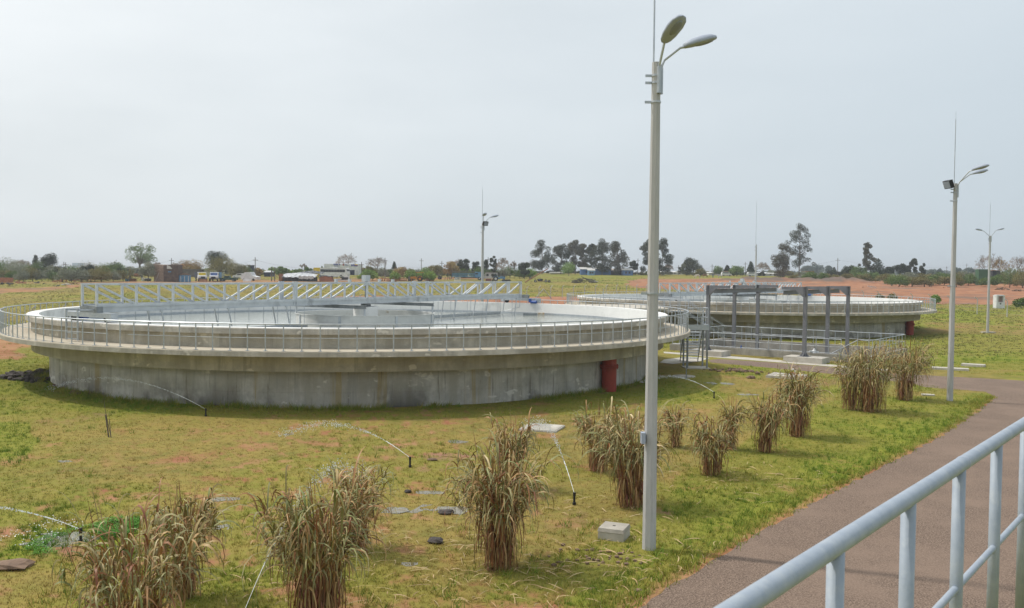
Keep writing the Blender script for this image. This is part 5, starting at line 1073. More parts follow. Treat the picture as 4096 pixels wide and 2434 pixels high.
house(2903, 1098, 20, 1086, 402, TILE, RU, 'small red brick hut behind the dirt mounds', kind='flat'); house(3040, 1100, 60, 1090, 400, PLAST, WH, 'white roofed shed right of the bare post', kind='gable'); house(3098, 1100, 60, 1092, 402, PLAST, PLAST, 'long white roofed shed left of the tall eucalyptus', kind='gable', wins=3)
house(3240, 1100, 28, 1087, 420, TILE, TILE, 'orange brick wall right of the tallest eucalyptus'); house(302, 1090, 26, 1053, 1500, paint('far_tower_plaster', (.30, .42, .55)), paint('far_tower_plaster', (.3, .42, .55)), 'distant pale blue apartment tower on the left skyline', depth=20, wins=3)
house(468, 1090, 10, 1052, 1500, paint('far_tower_plaster', (0, 0, 0)), WH, 'distant water tower left of the broad green tree', depth=10); house(480, 1102, 64, 1081, 300, paint('teal_wall', (.12, .27, .33)), DK, 'teal walled shed behind the water trailer'); house(545, 1100, 62, 1078, 310, DK, WH, 'dark shed with a white roof edge behind the broad green tree', kind='flat')
house(730, 1090, 34, 1056, 350, PLAST, TILE, 'pale gabled house right of the brick ruin', kind='gable', wins=1); house(760, 1112, 100, 1080, 285, WOODG, BTARP, 'low grey shed behind the truck with the navy bed', kind='flat'); house(845, 1110, 60, 1079, 286, CREAM, CREAM, 'cream walled garage behind the two truck cabs')
house(1000, 1092, 14, 1063, 300, NAVY, NAVY, 'dark blue box structure right of the spreading tree', depth=3); house(1068, 1102, 24, 1083, 300, NAVY, TARP, 'small blue hut with a grey gable roof', kind='gable'); house(1520, 1102, 70, 1080, 320, paint('pinkish_wall', (.42, .35, .33)), WH, 'low pinkish building behind the bare branching tree'); house(1558, 1102, 30, 1078, 322, WH, WH, 'white building corner left of the dark conifer')
house(1950, 1104, 80, 1090, 305, PLAST, DK, 'low pale building behind the rear lamp post', wins=3); house(1990, 1100, 60, 1086, 330, paint('grey_wall', (.3, .3, .3)), BTARP, 'grey roofed shed right of the rear lamp post', kind='gable'); house(3933, 1109, 36, 1080, 262, paint('green_panel', (.06, .14, .075)), paint('green_panel', (0, 0, 0)), 'dark green panelled enclosure left of the far right lamp post', depth=2, over=0); house(3985, 1106, 30, 1084, 270, DK, RU, 'dark red shed under the brown trees at right')
# brick ruin
b = at(660, 1128); sc = b.y / FPX; t = thing('ruined_tower', b, 'roofless brick and rubble ruin with one light stone face and one dark face', 'ruin'); h_ = 69 * sc; xl, xm, xr = -49 * sc, -6 * sc, 50 * sc
r = random.Random(8); mb_ = {}
M['rub1'] = mat('rubble_stone', (.36, .27, .21), (.20, .15, .12), 2, .95, bump=.5, bscale=4); M['rub2'] = mat('shaded_brick', (.07, .055, .05), (.17, .12, .095), 1.6, .95, bump=.5, bscale=4)  # light on the stone face, shade on the brick face put into these colours
MB().add([(xl, .8, -.5), (xm, 0, -.5), (xm, 3.6, -.5), (xl, 3.6, -.5), (xl, .8, h_), (xm, 0, h_ - .2), (xm, 3.6, h_), (xl, 3.6, h_)], [(0, 1, 5, 4), (1, 2, 6, 5), (2, 3, 7, 6), (3, 0, 4, 7), (4, 5, 6, 7)]).build('stone_face', M['rub1'], t)
MB().add([(xm + .01, 0, -.5), (xr, .5, -.5), (xr, 3.6, -.5), (xm + .01, 3.6, -.5), (xm + .01, 0, h_ - .2), (xr, .5, h_ - .05), (xr, 3.6, h_), (xm + .01, 3.6, h_)], [(0, 1, 5, 4), (1, 2, 6, 5), (2, 3, 7, 6), (3, 0, 4, 7), (4, 5, 6, 7)]).build('brick_face', M['rub2'], t)
for i in range(26):
    x = r.uniform(xl + .2, xm - .2); z = r.uniform(0, h_ - .3); y = .8 * (xm - x) / (xm - xl); MB().box((x, y - .02, z), (r.uniform(.25, .5), .12, r.uniform(.12, .22))).build('stone', M['rub1'], t)
MB().add([(xm + .9, .02, h_ * .75), (xm + 2.3, .12, h_ * .75), (xm + 1.7, .09, h_ * .9), (xm + .9, .02, h_ * .98)], [(0, 1, 2, 3)]).build('plaster_patch', PLAST, t); MB().span(xm + 1.2, xm + 2.0, .04, .1, h_ * .55, h_ * .62).build('painted_patch', BL, t)
MB().bar((xm - 2.2, .1, 0), (xm - 1.3, .35, 2.4), .16, .05).build('plank', PLAST, t)
# trucks seen from the front quarter
def truck(px, py, cab, bed, rz, label, L=6.2, cover=None, stakes=False, hood=True):
    b = at(px, py); t = thing('truck', b, label, 'truck', rz=rz)
    MB().span(-L + 1.2, 1.4, -.4, .4, .6, .85).build('chassis', DK, t)
    c = MB(); prismx(c, [(-.9, .7), (1.5, .7), (1.6, 1.45), (.65, 1.6), (.35, 2.45), (-.8, 2.5)] if hood else [(-.7, .8), (1.2, .8), (1.25, 1.7), (1.0, 2.6), (-.7, 2.6)], -1.1, 1.1); c.build('cab', cab, t)
    ws = MB().box((.52, 0, 2.02) if hood else (1.16, 0, 2.15), (.05, 1.8, .72), ry=-.33 if hood else -.25).build('windscreen', cover or M['glass'], t)
    for s in (-1, 1):
        MB().box((-.2, s * 1.105, 2.0), (.8, .02, .5)).build('window', M['glass'], t); MB().tube([(1.5, s * .8, 1.1), (1.62, s * .8, 1.1)], .14, 10).build('headlight', WH, t)
    MB().span(1.5, 1.72, -1.15, 1.15, .55, .85).build('bumper', DK, t); MB().span(1.58, 1.64, -.55, .55, .9, 1.35).build('grille', DK, t)
    bd = MB().span(-L + .8, -1.1, -1.2, 1.2, .95, 1.1).build('bed', bed, t)
    if stakes:
        for s in (-1, 1):
            for z in (1.3, 1.65, 2.0, 2.35, 2.7): MB().span(-L + .8, -1.1, s * 1.2 - .02, s * 1.2 + .02, z - .08, z + .08).build('slat', bed if z < 2.2 else WOODG, bd)
            for x in np.linspace(-L + .85, -1.15, 6): MB().span(x - .04, x + .04, s * 1.16 - .03, s * 1.16 + .03, 1.1, 2.9).build('stake', WOODG, bd)
    else: MB().span(-L + .8, -1.1, -1.2, 1.2, 1.102, 2.55).build('box_body', bed, t)
    wheels(t, [(.7, -1.0, .48), (.7, 1.0, .48), (-L + 2.2, -1.0, .48), (-L + 2.2, 1.0, .48)]); return t
truck(808, 1126, WH, NAVY, R(-62), 'white cabbed truck with a yellow sheet over its windscreen and a navy bed', cover=YE)
truck(857, 1126, WH, BL, R(-80), 'truck with blue covered roof and white bonnet facing the camera', cover=paint('blue_sheet', (.09, .15, .34)))
t = truck(1912, 1122, BL, BL, R(-12), 'old blue stake bed truck left of the rear lamp post', L=9.0, stakes=True, hood=False)
b = at(915, 1126); t = thing('pickup', b, 'dark green pickup seen from the side beside the covered car', 'pickup', rz=R(182))
prismx(MB(), [(-2.3, .4), (2.3, .4), (2.35, .95), (1.2, 1.05), (.8, 1.55), (-.3, 1.55), (-.5, 1.05), (-2.3, 1.0)], -.85, .85).build('body', GR, t); MB().span(-.2, .75, -.87, .87, 1.1, 1.45).build('window', M['glass'], t); wheels(t, [(1.5, -.8, .35), (1.5, .8, .35), (-1.4, -.8, .35), (-1.4, .8, .35)], .72)
b = at(1003, 1123); t = thing('covered_car', b, 'car shrouded in a shiny white cover right of the green pickup', 'car', rz=R(-20))
prismx(MB(), [(-2.6, .3), (2.6, .35), (2.7, 1.1), (1.1, 1.5), (.5, 2.5), (-1.3, 2.4), (-2.4, 1.6), (-2.7, 1.4)], -1.0, 1.0).build('cover', WH, t); wheels(t, [(1.6, -.9, .33), (-1.6, -.9, .33)], .7, False)
b = at(960, 1117); t = thing('car', b, 'white car partly hidden behind the shrouded one', 'car', rz=R(170)); prismx(MB(), [(-2, .4), (2, .4), (2, .95), (1.0, 1.1), (.5, 1.6), (-.9, 1.6), (-1.6, 1.1), (-2, 1.0)], -.85, .85).build('body', WH, t); MB().span(-.8, .5, -.87, .87, 1.12, 1.48).build('window', M['glass'], t); wheels(t, [(1.3, -.8, .33), (1.3, .8, .33), (-1.3, -.8, .33), (-1.3, .8, .33)], .68)
for i, (px, py, lab, rz) in enumerate(((2610, 1100, 'white car left of the nearest lamp post on the skyline', 0), (3008, 1101, 'tiny white car parked on the skyline above the mounds', 5), (2905, 1101, 'white van parked behind the grazing horses', 0))):
    b = P(px, py, 385); b.z = ground_z(b.x, b.y); t = thing('car', b, lab, 'car', rz=R(rz)); prismx(MB(), [(-2.2, .4), (2.2, .4), (2.2, 1.0), (1.4, 1.2), (.9, 1.9), (-1.9, 1.9), (-2.2, 1.1)], -.85, .85).build('body', WH, t); MB().span(-1.6, .8, -.87, .87, 1.3, 1.7).build('window', M['glass'], t); wheels(t, [(1.3, -.8, .33), (-1.3, -.8, .33)], .68)
# water trailer
b = at(446, 1121); t = thing('water_trailer', b, 'wheeled trailer carrying a white caged water tank', 'trailer'); MB().span(-1.7, 2.2, -.7, .7, .75, .95).build('frame', DK, t)
tk = MB().span(-1.0, 1.35, -.6, .6, .96, 1.9).build('tank', WH, t)
for i in range(7): MB().span(-1.0 + i * .385, -.97 + i * .385, -.63, -.602, .96, 1.9).build('cage_bar', M['galv'], tk)
for z in (1.2, 1.5, 1.8): MB().span(-1.0, 1.35, -.65, -.632, z - .015, z + .015).build('cage_bar', M['galv'], tk)
wheels(t, [(-1.5, -.7, .45), (1.3, -.7, .45), (1.8, .7, .45), (-1.5, .7, .45)], .9)
# rusty cylinder machine, drums and boxes
b = at(545, 1122); t = thing('scrap_machine', b, 'rusty cylinder lying on a dark frame left of the ruin', 'scrap'); MB().tube([(-.6, 0, 1.4), (1.3, 0, 1.4)], .42, 16).build('cylinder', RU, t); MB().span(-1.9, 1.9, -.5, .5, .75, .9).span(-1.8, -1.6, -.4, .4, 0, 2.0).span(-1.8, 1.7, -.4, -.3, 1.8, 1.95).span(1.5, 1.7, -.4, .4, 0, 1.9).build('frame', DK, t); MB().tube([(1.3, 0, 1.4), (1.42, 0, 1.4)], .47, 16).build('rim', DK, t)
b = at(509, 1127); tag(MB().span(-.45, .45, -.4, .4, 0, .7).span(-.47, .47, -.42, .42, .7, .76).build('crate', BL, loc=b), 'bright blue crate at the left end of the scrap left of the ruin', 'crate')
b = at(530, 1127); t = thing('scrap_table', b, 'dark red low bench beside the blue crate', 'bench'); MB().span(-1.1, 1.1, -.5, .5, .6, .72).build('top', DK, t); MB().span(-.6, .9, -.4, .4, 0, .58).build('base', RU, t)
b = at(572, 1125); tag(MB().tube([(0, 0, 0), (0, 0, .85), (0, 0, .9)], [.33, .33, .28], 12).build('drum', PLAST, loc=b), 'pale drum standing right of the rusty cylinder', 'drum')
b = at(590, 1124); tag(MB().tube([(-.8, 0, .35), (.2, .1, .45), (.9, 0, .3)], [.35, .42, .33], 10).build('tyre_bag', DK, loc=b), 'black bundle lying between the pale drum and the ruin', 'bundle')
b = at(739, 1128); t = thing('water_bin', b, 'blue and white sheeted bin heaped with scrap right of the ruin', 'bin'); MB().span(-1.5, 1.4, -.6, .6, 0, 1.75).build('body', BL, t)
for i in range(6): MB().span(-1.4 + i * .5, -1.22 + i * .5, -.64, -.602, .05, 1.6).build('slat', PLAST if i % 2 else BL, t)
MB().tube([(-1.4, 0, 1.76), (-.6, .1, 2.15), (.6, 0, 2.1), (1.2, 0, 1.8)], [.1, .14, .13, .1], 6).build('debris', RU, t)
for px, lab, c in ((812, 'rusty red corrugated panel leaning before the yellow sheeted truck', RU), (988, 'grey corrugated panel leaning before the shrouded car', TARP)):
    b = at(px, 1128); t = thing('corrugated_panel', b, lab, 'panel')
    for i in range(8): MB().add([(-1.1 + i * .28, 0, 0), (-.86 + i * .28, 0, 0), (-.86 + i * .28, .3, .75), (-1.1 + i * .28, .3, .75), (-1.1 + i * .28, .06, 0), (-.86 + i * .28, .06, 0), (-.86 + i * .28, .36, .75), (-1.1 + i * .28, .36, .75)], [(0, 1, 2, 3), (7, 6, 5, 4), (0, 4, 5, 1), (3, 2, 6, 7), (0, 3, 7, 4), (1, 5, 6, 2)]).build('slat', c, t)
# shack with tarpaulins
def cloth(name, x0, x1, y0, y1, zf, m, parent, seed, nx=22, ny=8, thick=.05):
    rs = np.random.RandomState(seed); ph = rs.uniform(0, 6.28, 6); vs = []; fs = []
    for lay in (0, -thick):
        for i in range(nx + 1):
            for j in range(ny + 1):
                x = x0 + (x1 - x0) * i / nx; y = y0 + (y1 - y0) * j / ny; vs.append((x, y, zf(i / nx, j / ny) + .10 * math.sin(5 * x + ph[0]) * math.sin(3 * y + ph[1]) + .07 * math.sin(11 * x + ph[2] + 2 * y) + lay))
    n = (nx + 1) * (ny + 1)
    for i in range(nx):
        for j in range(ny): a = i * (ny + 1) + j; fs += [(a, a + ny + 1, a + ny + 2, a + 1), (n + a + 1, n + a + ny + 2, n + a + ny + 1, n + a)]
    return MB().add(vs, fs).build(name, m, parent)
b = at(1195, 1127); t = thing('shack', b, 'long makeshift shack roofed with crumpled silver tarpaulins', 'shack'); q = b.y / FPX
MB().span(-65 * q, 62 * q, .6, 4, 0, 1.3).build('wall', DK, t)
cloth('tarpaulin', -68 * q, 66 * q, -.3, 4.5, lambda u, v: 1.15 + 1.25 * min(1, v * 1.6) * (1 - abs(u - .45) * .7), TARP, t, 1)
cloth('tarpaulin', 2 * q, 60 * q, -.42, -.34, lambda u, v: 1.5 - 1.3 * v * .6, TARP, t, 2, 12, 2)
for i in range(9): x = (-60 + i * 15) * q; MB().tube([(x, -.2, 0), (x + .05, -.2, 1.4)], .05, 5).build('pole', WOODG, t)
MB().span(-80 * q, -66 * q, 0, 1, 0, 2.1).build('rusty_tank', RU, t)
cloth('dark_sheet', -20 * q, 80 * q, 4.6, 8, lambda u, v: 2.2 + .9 * v * (1 - abs(u - .5)), BTARP, t, 3)
b = at(1300, 1127); t = thing('brick_stack', b, 'orange panel sided lean-to at the right end of the tarpaulin shack', 'lean-to'); MB().add([(-1.6, 0, 0), (2.2, 0, 0), (1.9, 0, 1.3), (-.4, 0, 1.55), (-1.6, 0, 1.2), (-1.6, 2, 0), (2.2, 2, 0), (1.9, 2, 1.3), (-.4, 2, 1.55), (-1.6, 2, 1.2)], [(4, 3, 2, 1, 0), (5, 6, 7, 8, 9), (0, 1, 6, 5), (1, 2, 7, 6), (2, 3, 8, 7), (3, 4, 9, 8), (4, 0, 5, 9)]).build('panel', TILE, t)
cloth('roof_sheet', -2.2, 3.2, -.3, 2.6, lambda u, v: 1.7 - .5 * abs(u - .3), BTARP, t, 5, 12, 4)
for k, (px, lab) in enumerate(((1086, 'left one of two bare timber poles standing left of the shack'), (1099, 'right one of two bare timber poles standing left of the shack'))):
    b = at(px, 1127); h_ = P(px, 1070, b.y).z - b.z; tag(MB().tube([(0, 0, -.2), (0, 0, h_)], .14, 8).box((0, 0, h_), (.2, .2, .1)).build('timber_pole', WOODG, loc=b), lab, 'pole')
b = at(1375, 1126); t = thing('car_wreck', b, 'crumpled white car wreck right of the shack', 'wreck'); prismx(MB(), [(-1.6, .2), (1.6, .2), (1.5, 1.5), (.6, 1.6), (-.4, .9), (-1.5, .7)], -.7, .7).build('body', WH, t); MB().span(-.5, 1.4, -.74, .74, .5, 1.2).build('opening', DK, t)
# light tarpaulin shelters in the middle distance
for i, (px, py, wpx, lab) in enumerate(((1572, 1108, 70, 'low white sheeted shelter behind the plough'), (1622, 1109, 40, 'grey sheeted shelter left of the yellow tractor'))):
    b = at(px, py); q = W_(wpx, b); t = thing('shelter', b, lab, 'shelter'); MB().span(-q / 2, q / 2, .3, 3, 0, .9).build('wall', DK, t); cloth('sheet', -q / 2 - .2, q / 2 + .2, -.2, 3.4, lambda u, v: .5 + 1.25 * min(1, v * 2) * (.6 + .4 * math.sin(u * 3.1)), TARP if i == 0 else BTARP, t, 9 + i)
# tractors
def tractor(px, py, col, label, rz=0, canopy=False, wcol=WH):
    b = at(px, py); t = thing('tractor', b, label, 'tractor', rz=rz); prismx(MB(), [(-.4, .8), (-1.9, .75), (-1.95, 1.35), (-.4, 1.5)], -.3, .3).build('bonnet', col, t); MB().span(-.4, 1.1, -.3, .3, .6, 1.2).build('body', col, t)
    for s in (-1, 1):
        w_ = link('wheel', whl, t, (.9, s * .75, .75)); w_.scale = (1.55, 1.3, 1.55); link('hub', MB().tube([(0, -.17, 0), (0, .17, 0)], .24, 10).mesh('hub', wcol), w_)
        w_ = link('wheel', whl, t, (-1.5, s * .6, .4)); w_.scale = (.82, .8, .82); link('hub', MB().tube([(0, -.17, 0), (0, .17, 0)], .24, 10).mesh('hub', wcol), w_)
        prismx(MB(), [(.2, 1.45), (1.0, 1.62), (1.5, 1.3), (1.5, 1.22), (1.0, 1.5), (.2, 1.35)], s * .5, s * .95).build('mudguard', col, t)
    MB().span(.5, .95, -.25, .25, 1.2, 1.35).span(.9, 1.0, -.25, .25, 1.3, 1.8).build('seat', DK, t); MB().tube([(-1.2, .15, 1.4), (-1.2, .15, 2.2)], .04, 6).build('exhaust', DK, t); MB().tube([(0, 0, 1.2), (.3, 0, 1.75)], .03, 6).lathe([(.2, 1.75), (.22, 1.77), (.2, 1.79)], 12, c=(.3, 0)).build('steering_wheel', DK, t)
    if canopy:
        cp = MB().span(-.3, 1.9, -.75, .75, 2.55, 2.7).build('canopy', ORG, t)
        for x, y in ((-.2, -.6), (-.2, .6), (1.7, -.6), (1.7, .6)): MB().tube([(x, y, 1.2), (x, y, 2.55)], .035, 6).build('canopy_post', DK, cp)
    return t
tractor(1668, 1126, ORG, 'orange tractor with an orange canopy', canopy=True, wcol=ORG); tractor(1995, 1127, BL, 'small blue and white tractor right of the rear lamp post', rz=PI)
b = at(1641, 1125); t = thing('engine_box', b, 'grey engine block standing left of the orange tractor', 'engine'); MB().span(-.6, .6, -.4, .4, .3, 1.4).build('block', WOODG, t); MB().span(-.7, .7, -.5, .5, 0, .28).build('base', DK, t)
def plough(px, py, label, seed, n=6, wd=3.0, m=None):
    r = random.Random(seed); b = at(px, py); t = thing('plough', b, label, 'plough'); m = m or RU; MB().bar((-wd / 2, 0, .7), (wd / 2, .1, .8), .14).bar((-wd / 2, 0, .7), (-wd / 2 + .5, 0, 1.3), .1).build('beam', m, t)
    for i in range(n): x = -wd / 2 + wd * (i + .5) / n; MB().tube([(x, 0, .75), (x + .25, .05, .4), (x + .1, 0, .05)], [.06, .07, .04], 5).tube([(x + .1, -.05, .22), (x + .1, .03, .22)], .24, 10).build('disc', m, t)
    MB().bar((wd * .1, 0, .8), (wd * .2, .1, 1.5), .08).build('lever', m, t)
plough(1537, 1124, 'rusty plough with a raised hook at the left of the implements', 1, 3, 2.2); plough(1568, 1126, 'rusty disc harrow with an orange beam', 2, 7, 2.4); plough(1610, 1125, 'rusty cultivator right of the orange sheet', 3, 5, 2.4)
b = at(1590, 1124); tag(MB().span(-.9, .9, -.3, .3, 0, .55).bar((-.9, 0, .5), (.9, 0, .6), .1).build('metal_sheet', ORG, loc=b), 'bright orange metal sheet between two rusty implements', 'sheet')
b = at(1718, 1125); t = thing('tipped_trailer', b, 'red ribbed trailer side leaning on its edge', 'trailer')
for i in range(8): x = -1.3 + i * .33; MB().add([(x, 0, 0), (x + .27, 0, 0), (x + .67, .6, 1.5), (x + .4, .6, 1.5), (x, .12, 0), (x + .27, .12, 0), (x + .67, .72, 1.5), (x + .4, .72, 1.5)], [(0, 1, 2, 3), (7, 6, 5, 4), (0, 4, 5, 1), (3, 2, 6, 7), (0, 3, 7, 4), (1, 5, 6, 2)]).build('slat', paint('faded_red', (.40, .14, .11)), t)
MB().bar((-1.4, 0, .03), (1.4, 0, .03), .1).bar((-1, .66, 1.5), (1.8, .66, 1.5), .1).build('frame', RU, t)
b = at(1742, 1118); t = thing('scrap_cab', b, 'bent hooped frame of scrap behind the red trailer side', 'scrap')
for k in range(5): MB().tube([(1.3 * math.cos(a), k * .4, 1.9 * math.sin(a)) for a in np.linspace(0, PI, 10)], .05, 5).build('hoop', WOODG, t)
MB().blob((1.2, .5, .6), (1.6, 1.2, 1.2), 8, .3, 4).build('debris', DK, t)
b = at(1791, 1120); t = thing('tripod', b, 'dark timber tripod standing left of the old blue truck', 'tripod')
for p in ((-1.0, 0), (.9, -.3), (.5, .8), (-.1, .9)): MB().tube([(p[0], p[1], 0), (0, .1, 2.2)], .07, 6).build('leg', WOODG, t)
b = at(1829, 1127); t = thing('gate_panel', b, 'pale slotted panel leaning against the old blue truck', 'panel'); MB().bar((-.9, 0, 0), (.8, 0, 0), .12).bar((-.7, .4, 1.2), (1.0, .4, 1.2), .12).build('frame', PLAST, t)
for k in range(6): MB().bar((-.85 + k * .32, 0, 0), (-.65 + k * .32, .4, 1.2), .1).build('slat', PLAST, t)
b = at(1955, 1127); t = thing('scrap_bin', b, 'dark red machine box right of the rear lamp post', 'scrap'); MB().span(-.9, .8, -.5, .5, .1, .75).build('box', paint('dark_red', (.18, .06, .055)), t); MB().bar((-.9, 0, .8), (.2, 0, 1.3), .07).span(.1, 1.0, -.3, .3, 1.1, 1.5).build('panel', PLAST, t); wheels(t, [(1.2, -.4, .35)], .7, False)
for k, (px, lab) in enumerate(((2017, 'black tyre ring lying right of the small blue tractor'), (2032, 'second black tyre ring farther right of the blue tractor'))):
    b = at(px, 1128 - k); tag(MB().lathe([(.75, .05), (.8, .3), (.7, .5), (.45, .5), (.4, .3), (.45, .05)], 18).build('tyre', M['rubber'], loc=b), lab, 'tyre')
# leaning boom and cart
b = at(2100, 1132); e = P(2191, 1076, b.y + 2); t = thing('auger_pipe', b, 'long rusty pipe leaning up to the right on a wheeled frame', 'pipe'); MB().tube([(0, 0, .1), e - b], [.16, .14], 10).build('pipe', RU, t); MB().tube([(e - b) * .66, ((e - b) * .66).x * Vector((1, 0, 0)) + Vector((0, 0, .6))], .03, 5).build('cable', DK, t); wheels(t, [tuple((e - b) * .24 + Vector((0, 0, .5)))], .5)
b = at(2163, 1131); t = thing('cart', b, 'old cart chassis with heaped parts below the leaning pipe', 'cart'); MB().bar((-1.8, 0, .35), (2.6, 0, .35), .12).build('chassis', DK, t); MB().blob((-.2, 0, .75), (1.8, .8, .7), 9, .3, 5).build('engine', DK, t); wheels(t, [(1.5, -.3, .45), (-1.6, -.3, .4), (2.5, .2, .35)], .85)
def stack(px, py, wpx, hpx, label, m, name, cat, n, seed):
    r = random.Random(seed); b = at(px, py); q = b.y / FPX; t = thing(name, b, label, cat); mb = MB()
    for k in range(n):
        u = r.uniform(-.5, .5); z = r.random() * (1 - (2 * u) ** 2 * .75); x = u * wpx * q; L_ = r.uniform(.8, 2.0); a = r.gauss(0, .35); y = r.uniform(-.6, .8)
        p = MB().bar((x - L_ / 2, y, z * hpx * q - a * L_ * .3 + .1), (x + L_ / 2, y + r.uniform(-.4, .4), z * hpx * q + a * L_ * .3 + .1), r.uniform(.08, .18)); p.build('log', m, t) 
    return t
stack(2336, 1134, 82, 20, 'stack of weathered grey timbers lying in the meadow', WOODG, 'timber_stack', 'timber', 70, 1)
stack(2372, 1133, 26, 6, 'small pile of pale boards at the right end of the timber stack', PLAST, 'board_pile', 'timber', 8, 2)
def junk(px, py, wpx, hpx, m, label, seed, n=16, name='rubble_heap', cat='rubble'):
    r = random.Random(seed); b = at(px, py); q = b.y / FPX; t = thing(name, b, label, cat); mb = MB()
    for k in range(n):
        u = r.uniform(-.5, .5); h_ = (1 - (2 * u) ** 2) * r.random(); s = r.uniform(.5, 1.1) * max(.3, hpx * q * .5); mb.blob((u * wpx * q, r.uniform(-.6, .6), h_ * hpx * q * .7 + s * .2), (s * 1.8, s * 1.2, s * .8), 6, .35, seed * 100 + k)
    mb.build('heap', m, t); return t
b = at(20, 1132); t = thing('brick_wall', b, 'orange brick block at the far left edge', 'wall')
for i in range(6):
    for j in range(4): MB().span(-1.5 + j * .75, -.79 + j * .75, -.3, 1.0, i * .2, i * .2 + .19).build('brick', TILE, t)
junk(24, 1141, 40, 12, DK, 'heap of dark sacks before the orange brick block', 1); junk(46, 1140, 14, 9, M['rubber'], 'dark tyre heap right of the dark sacks', 2, 5); junk(70, 1133, 16, 14, RU, 'rusty scrap lump at far left', 3, 8); junk(86, 1136, 26, 12, TILE, 'cone of orange brick rubble at far left', 4, 14)
junk(145, 1134, 28, 8, DK, 'low heap of black scrap at left', 5, 8); junk(175, 1139, 12, 6, M['rubber'], 'single black lump lying at left', 6, 3); junk(240, 1130, 56, 12, TILE, 'spread of pale orange rubble under the thicket', 7, 20); junk(270, 1141, 40, 9, TARP, 'heap of grey white sheeting at left', 8, 14); junk(232, 1145, 22, 7, DK, 'black heap left of the grey sheeting', 9, 8)
junk(288, 1124, 16, 12, DK, 'black mound behind the orange rubble', 10, 8); junk(312, 1127, 28, 14, TILE, 'tilted orange slab of rubble beside the bridge end', 11, 10); junk(300, 1139, 30, 8, M['rockb'], 'brown rubble just left of the bridge end', 12, 10); junk(365, 1123, 30, 6, TILE, 'thin line of orange rubble under the dark tree', 13, 9); junk(390, 1122, 20, 10, paint('bright_green_weed', (.10, .22, .03)), 'bright green weed clump left of the water trailer', 14, 10, 'weed', 'weed'); junk(410, 1120, 16, 8, WH, 'white sheet heap beside the water trailer', 15, 5, 'sheet_heap', 'sheet')
b = at(272, 1129); t = thing('digger_arm', b, 'bent yellow digger arm sticking out of the rubble', 'digger'); MB().tube([(-.5, 0, 0), (-.3, 0, 1.1), (.1, 0, 1.35), (.5, 0, .7), (.4, 0, 0)], [.12, .13, .12, .1, .08], 6).build('arm', ORG, t); MB().box((-.1, 0, 1.4), (.3, .3, .16)).build('bucket', WH, t)
junk(3450, 1150, 0.1, .1, M['rockb'], 'small clod beside the white bars', 33, 2)
b = at(3484, 1157); t = thing('white_bars', b, 'crossed white bars lying on the red earth', 'bars'); MB().bar((-1, 0, .6), (.3, 0, .05), .1).bar((-.8, 0, .7), (1.3, .2, .1), .1).bar((-.2, .1, .6), (1.5, .1, .3), .1).build('bar', PLAST, t)
junk(4010, 1160, 60, 12, M['rockb'], 'spread of broken rubble on the red earth at right', 20, 30); junk(4075, 1166, 40, 12, M['rockb'], 'rubble heap at the right edge on the red earth', 21, 20); junk(3720, 1148, 14, 6, M['rockb'], 'small rubble pile left of the lamp post at the bend', 22, 6); junk(3790, 1152, 34, 5, TILE, 'thin rubble line behind the lamp post at the bend', 23, 9); junk(3610, 1150, 40, 4, TILE, 'pale orange rubble streak on the red earth', 24, 12)
# portable cabin
b = at(3995, 1233); q = b.y / FPX; t = thing('sentry_box', b, 'white plastic booth with an open window standing by the fence', 'booth', rz=R(-6)); w2, h_ = 16 * q, 54 * q
MB().span(-w2, w2, -w2, w2, 0, h_ * .45).span(-w2, -w2 * .55, -w2, w2, h_ * .45 + .002, h_ * .9).span(w2 * .55, w2, -w2, w2, h_ * .45 + .002, h_ * .9).build('body', WH, t); MB().span(-w2 * 1.05, w2 * 1.05, -w2 * 1.05, w2 * 1.05, h_ * .902, h_ * .96).span(-w2 * .8, w2 * .8, -w2 * .8, w2 * .8, h_ * .96, h_ * 1.0).build('roof', WH, t); MB().span(-w2 * .55, w2 * .55, -w2 * .2, w2, h_ * .45 + .002, h_ * .9).build('window', paint('tinted_pane', (.42, .30, .26)), t); MB().span(-w2 * .2, w2 * .1, -w2 - .03, -w2 - .002, h_ * .3, h_ * .4).build('handle', DK, t)
# perimeter fence
pm = MB().tube([(0, 0, -.3), (0, 0, 2.0), (.12, 0, 2.2), (.38, 0, 2.38)], [.075, .06, .055, .05], 7).mesh('post', M['conc_pole'])
def fence(pts, step, label, a):
    b0 = Vector((pts[0][0], pts[0][1], ground_z(*pts[0]))); t = thing('fence', b0, label, 'fence'); last = None
    for (x0, y0), (x1, y1) in zip(pts[:-1], pts[1:]):
        n = int(math.hypot(x1 - x0, y1 - y0) / step)
        for k in range(n): x, y = x0 + (x1 - x0) * k / n, y0 + (y1 - y0) * k / n; z = float(terr(y)); link('post', pm, t, (x - b0.x, y - b0.y, z - b0.z), (0, 0, a)); last = (x, y, z)
    mb = MB(b0)
    for h_ in (.4, .9, 1.4, 1.9):
        mb.tube([(x, y, float(terr(y)) + h_) for (x, y) in [(p[0] + (q[0] - p[0]) * s, p[1] + (q[1] - p[1]) * s) for p, q in zip(pts[:-1], pts[1:]) for s in np.linspace(0, 1, 12)]], .006, 3)
    mb.build('wire', M['galv'], t); 
    return t
f1 = fence([(-58, 45), (-41, 75), (-15.6, 120), (2.55, 152)], 2.6, 'concrete post and wire fence running behind the front tank to its corner', R(-10))
f2 = fence([(2.55, 152), (26.1, 171), (45, 186)], 2.6, 'far run of the post fence left of the nearest lamp post', R(20)); f3 = fence([(58, 145), (63.3, 127), (66, 117), (72, 96)], 3.6, 'fence of short posts across the red earth at right', R(180))
